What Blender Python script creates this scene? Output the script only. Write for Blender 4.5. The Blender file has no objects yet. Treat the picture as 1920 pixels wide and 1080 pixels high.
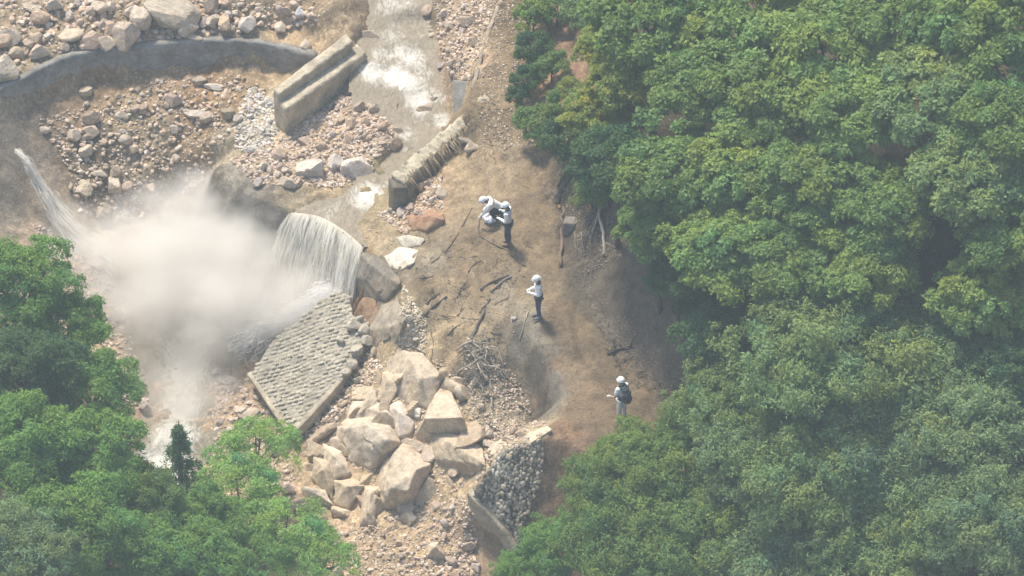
import bpy, bmesh, math, random
import numpy as np
from mathutils import Vector, Matrix, geometry
from mathutils.bvhtree import BVHTree
R = math.radians
sc = bpy.context.scene
COL = sc.collection

# ------------------------------------------------------------------ camera, sky, sun, exposure
PITCH = R(40); DIST = 230.0; FPX = DIST*58.0
cp, sp = math.cos(PITCH), math.sin(PITCH)
CAM = Vector((0, -DIST*cp, DIST*sp))
cd = bpy.data.cameras.new('camera'); cam = bpy.data.objects.new('camera', cd); COL.objects.link(cam)
cam.location = CAM; cam.rotation_euler = (R(90)-PITCH, 0, 0)
cd.sensor_width = 36; cd.lens = FPX/1920*36; cd.clip_start = 1; cd.clip_end = 3000
sc.camera = cam
SUN_EL, SUN_AZ = R(60), R(-35)            # azimuth measured from +Y (away from camera) towards +X
w = bpy.data.worlds.new("World"); sc.world = w; w.use_nodes = True
nt = w.node_tree; bg = nt.nodes['Background']
sky = nt.nodes.new('ShaderNodeTexSky'); sky.sky_type = 'NISHITA'; sky.sun_disc = False
sky.sun_elevation = SUN_EL; sky.sun_rotation = SUN_AZ; sky.dust_density = 2.0
nt.links.new(sky.outputs[0], bg.inputs[0]); bg.inputs[1].default_value = 0.15
sd = bpy.data.lights.new('sun', 'SUN'); sd.energy = 3.9; sd.angle = R(9); sd.color = (1.0, .92, .77)
sun = bpy.data.objects.new('sun', sd); COL.objects.link(sun)
sdir = Vector((math.sin(SUN_AZ)*math.cos(SUN_EL), math.cos(SUN_AZ)*math.cos(SUN_EL), math.sin(SUN_EL)))
sun.rotation_euler = sdir.to_track_quat('Z', 'Y').to_euler(); sun.location = (0, 0, 60)
sc.view_settings.view_transform = 'Standard'; sc.view_settings.look = 'None'
sc.view_settings.exposure = 0.60; sc.view_settings.gamma = 1
sc.cycles.volume_bounces = 4
sc.cycles.volume_step_rate = 1.0
sc.cycles.transparent_max_bounces = 16

def U(px, py, z):
    d = Vector(((px-960)/FPX, cp + sp*(540-py)/FPX, -sp + cp*(540-py)/FPX))
    t = (z-CAM.z)/d.z
    p = CAM + d*t
    return p
def ray(px, py):
    return Vector(((px-960)/FPX, cp + sp*(540-py)/FPX, -sp + cp*(540-py)/FPX)).normalized()

# ------------------------------------------------------------------ noise
def _h(i, j, k, s):
    n = (i*374761393 + j*668265263 + k*2147483647 + s*1274126177) & 0xffffffff
    n = ((n ^ (n >> 13))*1274126177) & 0xffffffff
    n = ((n ^ (n >> 16))*2246822519) & 0xffffffff
    return ((n ^ (n >> 15)) & 0xffffff)/float(0xffffff)
def vnoise(p, s=0):
    p = np.asarray(p, float); f = np.floor(p).astype(np.int64); t = p-f; t = t*t*(3-2*t)
    i, j, k = f[..., 0], f[..., 1], f[..., 2]; r = 0
    for a in (0, 1):
        for b in (0, 1):
            for c in (0, 1):
                wt = (t[..., 0] if a else 1-t[..., 0])*(t[..., 1] if b else 1-t[..., 1])*(t[..., 2] if c else 1-t[..., 2])
                r = r + wt*_h(i+a, j+b, k+c, s)
    return r*2-1
def fbm(p, o=4, s=0, g=.5):
    r = 0; a = 1; p = np.asarray(p, float); tot = 0
    for q in range(o):
        r = r + a*vnoise(p*(2**q)+q*17.3, s+q); tot += a; a *= g
    return r/tot

# ------------------------------------------------------------------ object helpers
def mesh_np(name, V, F, attr=None, smooth=False):
    """V (n,3), F (m,k) of one polygon size"""
    me = bpy.data.meshes.new(name); V = np.asarray(V, np.float32); F = np.asarray(F, np.int32)
    me.vertices.add(len(V)); me.vertices.foreach_set('co', V.ravel())
    k = F.shape[1]; me.loops.add(F.size); me.loops.foreach_set('vertex_index', F.ravel())
    me.polygons.add(len(F)); me.polygons.foreach_set('loop_start', np.arange(0, F.size, k, dtype=np.int32))
    me.polygons.foreach_set('loop_total', np.full(len(F), k, np.int32))
    me.polygons.foreach_set('use_smooth', np.full(len(F), smooth, bool))
    if attr is not None:
        for nm, A in attr.items():
            A = np.asarray(A, np.float32)
            if A.ndim == 1:
                a = me.attributes.new(nm, 'FLOAT', 'POINT'); a.data.foreach_set('value', A)
            else:
                if A.shape[1] == 3: A = np.hstack([A, np.ones((len(A), 1), np.float32)])
                a = me.attributes.new(nm, 'FLOAT_COLOR', 'POINT'); a.data.foreach_set('color', A.ravel())
    me.update(); me.validate(); return me
def link(name, me, mat=None, parent=None):
    o = bpy.data.objects.new(name, me); COL.objects.link(o)
    if mat is not None and me is not None:
        if len(me.materials) == 0: me.materials.append(mat)
    if parent is not None: o.parent = parent
    return o
def tag(o, label=None, cat=None, group=None, kind=None):
    if label: o['label'] = label
    if cat: o['category'] = cat
    if group: o['group'] = group
    if kind: o['kind'] = kind
    return o
def empty(name, loc, rz=0):
    o = bpy.data.objects.new(name, None); COL.objects.link(o); o.location = loc; o.rotation_euler = (0, 0, rz)
    o.empty_display_size = .3; return o
def bm_mesh(name, bm, smooth=False):
    me = bpy.data.meshes.new(name); bm.to_mesh(me); bm.free()
    for p in me.polygons: p.use_smooth = smooth
    return me

# ------------------------------------------------------------------ materials
def newmat(name):
    m = bpy.data.materials.new(name); m.use_nodes = True; nt = m.node_tree
    return m, nt, nt.nodes['Principled BSDF'], nt.nodes['Material Output']
def N(nt, t, **kw):
    n = nt.nodes.new(t)
    for k, v in kw.items(): setattr(n, k, v)
    return n
def noise_node(nt, scale, detail=5, rough=.6, coord='Object', vec=None):
    n = N(nt, 'ShaderNodeTexNoise'); n.inputs['Scale'].default_value = scale
    n.inputs['Detail'].default_value = detail; n.inputs['Roughness'].default_value = rough
    if vec is None:
        tc = N(nt, 'ShaderNodeTexCoord'); vec = tc.outputs[coord]
    nt.links.new(vec, n.inputs['Vector']); return n
def ramp(nt, fac, stops):
    r = N(nt, 'ShaderNodeValToRGB'); nt.links.new(fac, r.inputs[0])
    el = r.color_ramp.elements
    while len(el) < len(stops): el.new(.5)
    for e, (p, c) in zip(el, stops): e.position = p; e.color = (*c, 1) if len(c) == 3 else c
    return r.outputs[0]
def mixc(nt, fac, a, b, mode='MIX'):
    m = N(nt, 'ShaderNodeMix', data_type='RGBA', blend_type=mode)
    for s, v in ((m.inputs[0], fac), (m.inputs[6], a), (m.inputs[7], b)):
        if hasattr(v, 'is_linked'): nt.links.new(v, s)
        else: s.default_value = v if isinstance(v, (int, float)) else (*v, 1)
    return m.outputs[2]
def bump(nt, bs, h, strength, dist=.05, prev=None):
    b = N(nt, 'ShaderNodeBump'); b.inputs['Strength'].default_value = strength; b.inputs['Distance'].default_value = dist
    nt.links.new(h, b.inputs['Height'])
    if prev is not None: nt.links.new(prev, b.inputs['Normal'])
    nt.links.new(b.outputs[0], bs.inputs['Normal']); return b.outputs[0]
def g(v): return (v, v, v)

def stone_mat(name, src, lo=.62, hi=1.28, rough=.9, bs_scale=9, bstr=.5, stain=None):
    """src: 'object' uses the object's own colour, 'attr' the colour attribute Col, or an rgb"""
    m, nt, bs, out = newmat(name)
    tc = N(nt, 'ShaderNodeTexCoord').outputs['Object']
    if src == 'object': c = N(nt, 'ShaderNodeObjectInfo').outputs['Color']
    elif src == 'attr': c = N(nt, 'ShaderNodeAttribute', attribute_name='Col').outputs['Color']
    else: c = mixc(nt, 0.0, src, src)
    n1 = noise_node(nt, 1.6, 6, .65, vec=tc); n2 = noise_node(nt, bs_scale, 6, .7, vec=tc)
    c = mixc(nt, 1.0, c, ramp(nt, n1.outputs[0], [(.3, g(lo)), (.7, g(hi))]), 'MULTIPLY')
    c = mixc(nt, 1.0, c, ramp(nt, n2.outputs[0], [(.28, (.66, .62, .58)), (.5, g(1)), (.75, g(1.22))]), 'MULTIPLY')
    if stain:
        n3 = noise_node(nt, .9, 4, .6, vec=tc)
        c = mixc(nt, ramp(nt, n3.outputs[0], [(.52, g(0)), (.68, g(.8))]), c, stain)
    nt.links.new(c, bs.inputs['Base Color']); bs.inputs['Roughness'].default_value = rough
    bs.inputs['Specular IOR Level'].default_value = .25
    p = bump(nt, bs, n1.outputs[0], .5, .12); bump(nt, bs, n2.outputs[0], bstr, .06, p)
    return m
M_rock = stone_mat('rock', 'object', stain=(.30, .22, .14))
M_rubble = stone_mat('rubble', 'attr', .75, 1.2)
M_conc = stone_mat('old_concrete', (.45,.39,.29), .6, 1.25, stain=(.25, .21, .16), bstr=.25)
M_conc_dark = stone_mat('shaded_concrete', (.245,.23,.205), .6, 1.4, stain=(.12, .115, .11), bstr=.25)  # darker grey, with the shadow on the curved wall's face put into the colour
M_masonry = stone_mat('masonry_stone', (.41, .37, .29), .8, 1.15, bstr=.3)
M_stonewall = stone_mat('wall_stone', 'attr', .6, 1.3, bstr=.4)
M_wood = stone_mat('weathered_wood', 'object', .55, 1.25, bs_scale=14)
M_bark = stone_mat('bark', (.11, .085, .065), .6, 1.3, bs_scale=14)

# terrain material
M_ground, nt, bs, out = newmat('ground')
tc = N(nt, 'ShaderNodeTexCoord').outputs['Object']
c = N(nt, 'ShaderNodeAttribute', attribute_name='Col').outputs['Color']
rg = N(nt, 'ShaderNodeAttribute', attribute_name='rough').outputs['Fac']
na = noise_node(nt, .55, 6, .65, vec=tc); nb = noise_node(nt, 3.5, 8, .72, vec=tc); nc = noise_node(nt, 14, 6, .75, vec=tc)
c = mixc(nt, 1.0, c, ramp(nt, na.outputs[0], [(.34, (.68, .67, .66)), (.5, g(1)), (.66, (1.26, 1.24, 1.2))]), 'MULTIPLY')
c = mixc(nt, 1.0, c, ramp(nt, nb.outputs[0], [(.3, (.66, .64, .62)), (.5, g(1)), (.72, (1.3, 1.28, 1.24))]), 'MULTIPLY')
vo = N(nt, 'ShaderNodeTexVoronoi'); vo.inputs['Scale'].default_value = 6.5; nt.links.new(tc, vo.inputs['Vector'])
peb = ramp(nt, vo.outputs['Distance'], [(.08, (1.5, 1.48, 1.42)), (.3, g(1)), (.6, (.72, .70, .67))])
mfac = N(nt, 'ShaderNodeMath', operation='MULTIPLY'); nt.links.new(rg, mfac.inputs[0]); mfac.inputs[1].default_value = .85
c = mixc(nt, mfac.outputs[0], c, mixc(nt, 1.0, c, peb, 'MULTIPLY'))
c = mixc(nt, 1.0, c, ramp(nt, nc.outputs[0], [(.3, g(.74)), (.7, g(1.22))]), 'MULTIPLY')
nt.links.new(c, bs.inputs['Base Color']); bs.inputs['Roughness'].default_value = .95
bs.inputs['Specular IOR Level'].default_value = .15
p = bump(nt, bs, nb.outputs[0], .55, .10); bump(nt, bs, nc.outputs[0], .5, .05, p)

# ------------------------------------------------------------------ terrain: control lines given as (pixel x, pixel y, height)
L = []
def dz_(z): return z if z > -2 else -2+(z+2)*.75      # eases the deeper levels of the gully
def line(pts, step=.6):
    P = [U(a, b, dz_(z)) for a, b, z in pts]
    for a, b in zip(P, P[1:]):
        n = max(1, int((b-a).length/step))
        for i in range(n): L.append(a.lerp(b, i/n))
    L.append(P[-1])
# road plateau
line([(945,-60,1.2),(938,0,1.05),(905,90,.8),(885,170,.6),(872,215,.45)])
line([(893,250,.30),(885,272,-.10),(850,300,-.45),(812,338,-.75),(775,372,-1.0),(760,385,-1.3)])
line([(1000,-40,1.1),(985,60,.9),(985,180,.65),(1010,280,.45),(1035,360,.3),(1050,450,.1),(1085,530,0),(1150,620,-.1),(1210,690,-.25),(1275,757,-.45)])
line([(960,200,.55),(960,300,.35),(950,400,.15),(940,470,.05),(1000,560,0),(1070,640,-.1),(1100,720,-.3),(1150,780,-.4)])
line([(990,600,-.05),(1003,650,-.1),(1040,700,-.2),(1058,745,-.3),(1052,785,-.4),(1015,815,-.5),(1100,845,-.6),(1200,870,-.7)])
line([(976,640,-.65),(984,700,-1.35),(1008,748,-1.85),(1016,792,-2.0),(985,800,-1.8)])
line([(905,270,.25),(880,300,-.02),(855,330,-.12),(835,380,-.3),(840,440,-.4),(780,520,-.8),(755,590,-1.1)])
line([(900,420,-.1),(890,520,-.25),(930,600,-.35),(880,640,-.7),(830,620,-1)])
line([(930,680,-1.1),(945,760,-1.55),(890,720,-1.4),(900,800,-1.7),(960,800,-1.5)])
# bank to the right of the road
line([(1110,240,2.6),(1150,330,2.4),(1200,430,2.3),(1260,520,2.1),(1315,610,1.9),(1345,700,1.3),(1370,760,.6)])
line([(1060,60,1.6),(1060,150,1.6),(1075,210,1.5)])
# channel of the upper stream
line([(700,-50,-.2),(705,40,-.8),(700,110,-1.2),(690,170,-1.5),(640,215,-1.6),(560,300,-1.75)])
line([(810,-40,-.2),(815,60,-.75),(830,150,-1.1),(850,230,-1.35),(790,290,-1.6),(720,355,-1.8)])
line([(750,-50,-.5),(765,60,-1.05),(770,150,-1.35),(780,240,-1.7),(720,320,-1.95),(650,375,-2.05),(600,395,-2.1)])
line([(840,-40,.1),(850,60,-.2),(850,150,-.45)])
line([(880,-40,.5),(870,80,.0),(862,160,-.35)])
line([(685,205,-1.2),(712,235,-1.2),(728,268,-1.3),(705,312,-1.5),(672,345,-1.62)])
# rubble terrace and its broken edge over the pool
line([(480,290,-1.7),(520,330,-1.75),(580,360,-1.85),(640,372,-1.95)])
line([(405,312,-1.75),(440,350,-1.8),(490,378,-1.85),(545,398,-2.0),(575,402,-2.1),(605,408,-2.1),(645,432,-2.1),(685,468,-2.0)])
line([(400,520,-6.2),(440,540,-6.3),(490,570,-6.35),(545,590,-6.4),(585,603,-6.4),(620,610,-6.4),(655,640,-6.2),(680,660,-5.6)])
line([(700,480,-1.7),(750,520,-1.45),(765,560,-1.3)])
line([(660,560,-3.6),(700,580,-3.2),(728,590,-2.4)])
# pool and its outflow
line([(350,470,-6.2),(300,520,-6.3),(330,620,-6.4),(420,640,-6.4),(500,640,-6.3)])
line([(360,720,-6.6),(340,800,-6.9),(300,880,-7.3),(200,980,-7.9)])
line([(420,740,-6.1),(430,800,-6.3),(400,880,-6.8),(330,960,-7.4)])
line([(200,520,-5.9),(230,620,-6.1),(250,740,-6.2),(230,850,-6.7),(100,950,-7.2)])
# bowl slope below the curved wall
line([(-120,330,-1.85),(-40,275,-1.8),(40,212,-1.8),(150,158,-1.78),(250,140,-1.76),(380,122,-1.72),(540,130,-1.75)])
line([(-120,225,-.8),(-40,180,-.8),(30,150,-.8),(110,110,-.8),(200,90,-.8),(300,80,-.8),(400,72,-.8),(500,78,-.9),(590,100,-1.1)])
line([(30,290,-2.7),(130,270,-3.0),(250,240,-2.7),(350,200,-2.2),(440,200,-1.9),(480,240,-1.8)])
line([(60,380,-4.1),(150,370,-4.3),(250,350,-4.4),(340,300,-3.6),(400,270,-2.6)])
line([(110,460,-5.2),(180,440,-5.4),(260,410,-5.5),(340,350,-5.0),(390,330,-4.0)])
line([(-100,400,-3.2),(0,450,-4.4),(80,530,-5.3),(140,600,-5.6),(160,700,-5.6)])
# boulder field, top left
line([(-100,60,-.1),(0,20,.0),(150,-20,.1),(300,-30,.2),(450,-20,.2),(640,-40,.3)])
line([(-60,120,-.6),(60,90,-.6),(250,50,-.5),(450,45,-.6),(560,50,-.9),(600,80,-1.1)])
line([(630,0,.2),(655,50,-.3),(680,90,-1.1)])
# block slump under the road
line([(740,600,-1.7),(750,650,-2.2),(800,640,-1.7),(850,660,-1.5)])
line([(735,680,-2.8),(720,760,-3.7),(680,770,-4.2),(800,740,-2.6),(860,740,-2.1)])
line([(560,840,-5.9),(640,830,-5.2),(700,860,-4.7),(780,850,-3.8),(850,830,-2.6),(900,850,-2.1)])
line([(480,800,-6.3),(540,900,-6.4),(620,950,-6.0),(700,960,-5.4),(800,950,-4.6),(870,920,-3.4)])
line([(560,1060,-6.8),(700,1080,-6.0),(820,1080,-5.4),(900,1020,-4.8),(960,1060,-5.0)])
line([(700,1200,-6.8),(850,1180,-6.0),(960,1160,-5.6)])
line([(895,890,-1.5),(935,845,-1.1),(1010,822,-.6)])
line([(880,940,-3.0),(925,1000,-3.9),(972,1052,-4.9)])
line([(1040,900,-1.8),(1020,990,-3.2),(1000,1060,-4.8)])
line([(1100,960,-2.5),(1250,960,-2.5),(1400,930,-1.6)])
line([(1100,1130,-5.6),(1300,1100,-5.2),(1500,1060,-4.2),(1700,1000,-2.4)])
line([(560, 805, -5.85), (590, 775, -5.5), (640, 725, -4.91), (680, 670, -4.33), (694, 640, -4.04), (680, 615, -3.9)])
line([(511, 746, -5.85), (561, 716, -5.41), (601, 666, -4.86), (641, 626, -4.39), (651, 596, -4.12)])
line([(575, 815, -5.89), (610, 775, -5.44), (655, 725, -4.87), (700, 665, -4.23), (712, 628, -3.89)])
# left bank under the trees
line([(60,700,-5.0),(150,850,-5.6),(200,960,-6.2)])
line([(-80,650,-3.4),(0,850,-4.2),(60,1020,-5.0),(200,1100,-5.8),(500,1120,-6.6)])
CT = [(p.x, p.y, p.z) for p in L]
# forest hillside to the right and far surroundings, in metres
CT += [(6, 14, 3.2), (9, 14, 4.6), (13, 15, 6.5), (18, 16, 8.8), (8, 8, 3.8), (12, 8, 5.6), (17, 8, 7.8), (8, 3, 2.9), (12, 2, 4.6), (17, 2, 6.8),
       (8, -3, 2.4), (12, -4, 3.6), (17, -5, 5.2), (11, -9, -.6), (17, -10, 1.6), (8, -13, -5.2), (14, -15, -3.5), (18, -16, -2), (0, -16, -7.4), (-8, -16, -6.5), (-16, -16, -3.5),
       (-20, -4, -2.8), (-22, -10, -1.5), (-24, 6, -1.5), (-22, 14, 0), (-20, 20, 1.2), (-10, 22, 1.2), (0, 22, 1.2), (-5, 22, .6), (6, 22, 3.5), (14, 22, 8), (22, 22, 12),
       (24, 0, 10), (24, -12, 6), (24, 10, 11.5), (-30, 30, 8), (0, 32, 3), (30, 32, 17), (30, -25, 8), (-30, -25, 0), (0, -28, -9),
       (-90, -90, 12), (0, -90, -18), (90, -90, 30), (-90, 0, 30), (90, 0, 42), (-90, 90, 40), (0, 90, 12), (90, 90, 48)]
CT = np.array(CT)
o_ = geometry.delaunay_2d_cdt([Vector((a, b)) for a, b, _ in CT], [], [], 0, 1e-4)
dv = np.array([tuple(v) for v in o_[0]]); dz = np.array([np.mean(CT[ids, 2]) for ids in o_[3]])
HG = .1; gx = np.arange(-28, 28, HG); gy = np.arange(-24, 30, HG)
GX, GY = np.meshgrid(gx, gy, indexing='ij'); HF = np.zeros_like(GX)
tris = [t for t in o_[2]]
def raster(xs, ys, Z):
    for t in tris:
        a, b, c_ = dv[t[0]], dv[t[1]], dv[t[2]]
        i0, i1 = np.searchsorted(xs, [min(a[0], b[0], c_[0])-1e-6, max(a[0], b[0], c_[0])+1e-6])
        j0, j1 = np.searchsorted(ys, [min(a[1], b[1], c_[1])-1e-6, max(a[1], b[1], c_[1])+1e-6])
        if i0 >= i1 or j0 >= j1: continue
        X, Y = np.meshgrid(xs[i0:i1], ys[j0:j1], indexing='ij')
        den = (b[1]-c_[1])*(a[0]-c_[0])+(c_[0]-b[0])*(a[1]-c_[1])
        if abs(den) < 1e-9: continue
        l0 = ((b[1]-c_[1])*(X-c_[0])+(c_[0]-b[0])*(Y-c_[1]))/den
        l1 = ((c_[1]-a[1])*(X-c_[0])+(a[0]-c_[0])*(Y-c_[1]))/den
        l2 = 1-l0-l1; m = (l0 > -1e-6) & (l1 > -1e-6) & (l2 > -1e-6)
        Z[i0:i1, j0:j1][m] = (l0*dz[t[0]]+l1*dz[t[1]]+l2*dz[t[2]])[m]
xs = np.concatenate([-np.geomspace(86, 20.1, 30), np.arange(-20, 20.01, .08), np.geomspace(20.1, 86, 30)])
ys = np.concatenate([-np.geomspace(86, 17.1, 30), np.arange(-17, 21.01, .08), np.geomspace(21.1, 86, 30)])
Z = np.zeros((len(xs), len(ys))); raster(xs, ys, Z)
def blur(Z, n):
    for _ in range(n):
        P = np.pad(Z, 1, mode='edge'); Z = (P[:-2, 1:-1]+P[2:, 1:-1]+P[1:-1, :-2]+P[1:-1, 2:]+2*Z)/6
    return Z
Z = blur(Z, 4)
# ground cover: (px, py, z-independent) seeds of soil kinds; some dark ones paint in shade
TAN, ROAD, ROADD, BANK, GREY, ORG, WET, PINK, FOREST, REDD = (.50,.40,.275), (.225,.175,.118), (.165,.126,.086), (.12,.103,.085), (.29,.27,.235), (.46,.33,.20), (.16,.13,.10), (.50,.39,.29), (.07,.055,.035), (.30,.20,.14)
SEEDS = [ # px,py,colour,rough
 (960,60,ROAD,.5),(950,150,ROAD,.4),(930,230,ROAD,.5),(960,300,(.28,.225,.16),.4),(890,330,(.35,.275,.185),.4),(900,390,(.32,.255,.175),.3),(1000,330,ROAD,.3),(1000,400,ROAD,.15),(960,450,ROAD,.15),(1030,480,ROAD,.15),
 (1010,540,ROAD,.1),(1040,600,ROADD,.1),(1090,640,ROADD,.15),(1060,700,(.23,.175,.12),.15),(1090,760,(.215,.16,.11),.15),(1150,700,ROADD,.2),(1200,750,ROADD,.3),(1060,820,(.25,.165,.11),.2),(1100,800,ROADD,.2),(1180,820,ROADD,.2),
 (870,480,ROAD,.2),(810,500,(.30,.26,.2),.3),(900,550,ROAD,.2),(860,600,(.31,.25,.175),.3),(940,600,(.26,.21,.15),.2),(850,560,(.29,.23,.16),.3),(800,540,ROAD,.3),(960,560,(.27,.235,.185),.2),(970,600,(.25,.22,.18),.2),
 (990,645,(.24,.22,.19),.2),(1012,690,(.24,.22,.19),.2),(1038,745,(.24,.22,.19),.2),(1005,735,(.12,.10,.08),.6),(1018,765,(.13,.10,.08),.6),(985,705,(.2,.17,.13),.5),(930,650,(.36,.30,.21),.5),(920,720,(.27,.245,.2),.9),(960,780,(.3,.26,.2),1),(900,760,(.33,.29,.21),1),(1000,760,(.16,.13,.1),.4),(1020,800,(.48,.41,.29),.5),  # darkest seeds paint the shade of the hollow under the lip
 (1100,560,BANK,.3),(1150,600,BANK,.2),(1200,560,BANK,.2),(1230,640,BANK,.2),(1270,700,BANK,.2),(1290,620,BANK,.15),(1100,470,(.12,.10,.08),.7),(1140,400,(.10,.083,.066),.8),(1080,380,(.11,.09,.07),.8),(1075,430,(.12,.098,.076),.8),(1060,330,(.16,.13,.1),.8),(1220,500,BANK,.4),  # bank soil darkened, the trees' shade is part of its colour
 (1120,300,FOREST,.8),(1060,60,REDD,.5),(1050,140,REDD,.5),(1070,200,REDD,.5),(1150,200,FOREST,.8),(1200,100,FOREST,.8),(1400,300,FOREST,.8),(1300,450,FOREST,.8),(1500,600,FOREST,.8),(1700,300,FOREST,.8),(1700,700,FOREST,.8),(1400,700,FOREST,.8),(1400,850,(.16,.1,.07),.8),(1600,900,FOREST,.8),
 (1100,900,(.24,.16,.12),.7),(1080,1000,(.24,.16,.12),.8),(1250,950,(.2,.13,.09),.8),(1000,950,(.20,.15,.115),.9),(1030,900,(.25,.18,.13),.7),
 (860,50,(.43,.33,.24),1),(880,130,(.42,.33,.24),1),(910,30,ROAD,.8),(840,100,(.40,.31,.24),1),(770,50,WET,.6),(770,150,WET,.6),(790,230,WET,.6),(720,350,(.30,.26,.17),.6),
 (700,240,(.40,.31,.24),1),(620,260,TAN,1),(560,280,TAN,1),(660,200,(.44,.34,.26),1),(520,320,TAN,1),(600,340,TAN,1),(660,330,TAN,.9),(640,365,(.36,.29,.2),.6),(540,375,(.33,.28,.21),.6),(480,350,(.25,.235,.21),.5),(450,385,(.12,.112,.10),.6),(500,430,(.13,.12,.105),.6),(410,400,(.14,.13,.115),.6),(540,440,(.14,.125,.10),.6),(380,400,(.2,.18,.15),.8),(440,330,GREY,.5),  # darkest seeds paint the gloom on the undercut terrace face
 (490,230,(.50,.45,.36),1),(440,200,(.34,.25,.16),1),(440,270,(.40,.35,.27),.8),(380,250,(.32,.24,.16),1),(300,160,(.36,.27,.19),.8),(200,180,(.34,.25,.17),.8),(380,160,(.38,.26,.16),1),(120,220,(.33,.25,.18),.7),(250,220,(.38,.30,.2),1),(200,290,(.22,.18,.14),1),(160,340,(.28,.23,.18),1),(300,300,(.36,.30,.22),1),(260,370,(.38,.32,.25),1),(60,230,(.28,.23,.18),.6),
 (40,310,(.25,.22,.19),.3),(20,380,(.27,.24,.2),.3),(90,400,(.36,.30,.24),.4),(60,460,(.40,.32,.26),.5),(130,520,(.44,.36,.29),.5),(220,480,(.4,.35,.3),.5),(200,620,PINK,.6),(240,720,PINK,.6),(260,560,(.4,.35,.3),.5),(250,820,PINK,.7),(300,650,(.38,.32,.27),.6),
 (100,20,(.40,.33,.24),1),(50,100,(.44,.37,.27),1),(160,70,(.36,.29,.21),.6),(260,20,(.46,.38,.28),1),(340,60,(.42,.34,.25),1),(420,30,(.46,.37,.27),1),(500,30,(.40,.33,.24),1),(560,60,(.50,.38,.25),.2),(530,60,(.46,.35,.24),.3),(610,20,(.40,.32,.23),1),(80,60,(.40,.33,.24),1),(0,150,(.4,.34,.25),.6),
 (420,760,PINK,.8),(440,690,(.34,.27,.21),.6),(470,760,PINK,.9),(520,850,PINK,1),(500,640,(.35,.28,.22),.6),(380,850,PINK,.8),(330,900,PINK,.8),
 (690,560,(.25,.17,.11),.9),(720,530,(.20,.175,.145),.6),(740,470,(.40,.34,.24),.5),(660,430,(.38,.31,.20),.4),(700,430,(.36,.29,.2),.5),(780,400,(.38,.26,.17),.9),(800,360,(.42,.33,.24),.9),(700,610,(.24,.2,.16),.6),(720,600,(.34,.28,.2),.6),(770,580,(.44,.37,.26),1),(780,650,(.45,.37,.25),.9),(840,650,(.42,.33,.22),.6),
 (700,700,(.46,.37,.25),.9),(660,740,(.44,.35,.24),.8),(610,770,(.15,.125,.10),1),(640,740,(.22,.18,.13),1),(590,790,(.15,.125,.10),1),(650,690,(.3,.24,.18),.9),(590,800,(.38,.30,.22),.7),(800,820,(.48,.38,.26),.8),(700,900,(.48,.38,.26),.8),(600,900,(.42,.33,.24),.8),(650,980,PINK,1),(750,980,(.46,.36,.25),1),(820,1000,(.50,.38,.25),.8),(850,900,(.52,.41,.28),.5),(860,850,(.48,.4,.28),.9),(700,1060,(.48,.38,.27),1),(880,1050,(.36,.27,.19),.6),(820,1060,(.45,.35,.24),.9),(560,960,PINK,1),  # dark seeds by the slab: hollow's shade painted in, plus dark debris
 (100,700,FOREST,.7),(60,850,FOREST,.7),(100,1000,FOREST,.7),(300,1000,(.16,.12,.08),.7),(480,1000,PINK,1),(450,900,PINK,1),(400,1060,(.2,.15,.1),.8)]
XX, YY = np.meshgrid(xs, ys, indexing='ij')
def terr0(x, y):
    i = int(np.clip(np.searchsorted(xs, x), 1, len(xs)-1)); j = int(np.clip(np.searchsorted(ys, y), 1, len(ys)-1))
    tx = (x-xs[i-1])/(xs[i]-xs[i-1]); ty = (y-ys[j-1])/(ys[j]-ys[j-1]); tx = min(max(tx, 0), 1); ty = min(max(ty, 0), 1)
    return float((Z[i-1, j-1]*(1-tx)+Z[i, j-1]*tx)*(1-ty)+(Z[i-1, j]*(1-tx)+Z[i, j]*tx)*ty)
def hit0(px, py):
    """first point of the line of sight that meets the ground"""
    d = ray(px, py); t0 = (12-CAM.z)/d.z; t1 = (-12-CAM.z)/d.z; t = t0; st = .12
    while t < t1:
        p = CAM+d*t
        if p.z < terr0(p.x, p.y): break
        t += st
    return CAM+d*t
SW = []
for px, py, c_, r_ in SEEDS:
    p = hit0(px, py); SW.append((p.x, p.y, *c_, r_))
SW = np.array(SW)
P3 = np.stack([XX, YY, XX*0], -1)
wx = XX+.5*fbm(P3*.8, 4, 5)+.25*fbm(P3*3, 3, 6); wy = YY+.5*fbm(P3*.8, 4, 15)+.25*fbm(P3*3, 3, 16)
acc = np.zeros(XX.shape+(4,)); wt = np.zeros(XX.shape)
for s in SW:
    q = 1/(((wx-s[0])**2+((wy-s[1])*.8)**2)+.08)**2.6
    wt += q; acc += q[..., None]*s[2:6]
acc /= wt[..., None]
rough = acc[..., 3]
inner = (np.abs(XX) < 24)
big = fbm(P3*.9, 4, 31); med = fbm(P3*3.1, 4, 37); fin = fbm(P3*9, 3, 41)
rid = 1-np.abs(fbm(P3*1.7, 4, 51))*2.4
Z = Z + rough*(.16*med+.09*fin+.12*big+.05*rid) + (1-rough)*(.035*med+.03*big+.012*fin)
# drag marks and erosion rills running down the mud of the road
rill = np.clip(1-np.abs(fbm(np.stack([XX*1.3+YY*.55, YY*.28-XX*.1, XX*0], -1), 4, 71))*7, 0, 1)
Z = Z - rill*.08*(1-rough)
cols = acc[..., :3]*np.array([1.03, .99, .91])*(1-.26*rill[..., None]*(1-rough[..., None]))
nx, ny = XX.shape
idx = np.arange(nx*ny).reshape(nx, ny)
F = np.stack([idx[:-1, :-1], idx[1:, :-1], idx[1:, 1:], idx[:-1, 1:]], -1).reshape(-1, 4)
V = np.stack([XX, YY, Z], -1).reshape(-1, 3)
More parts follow.
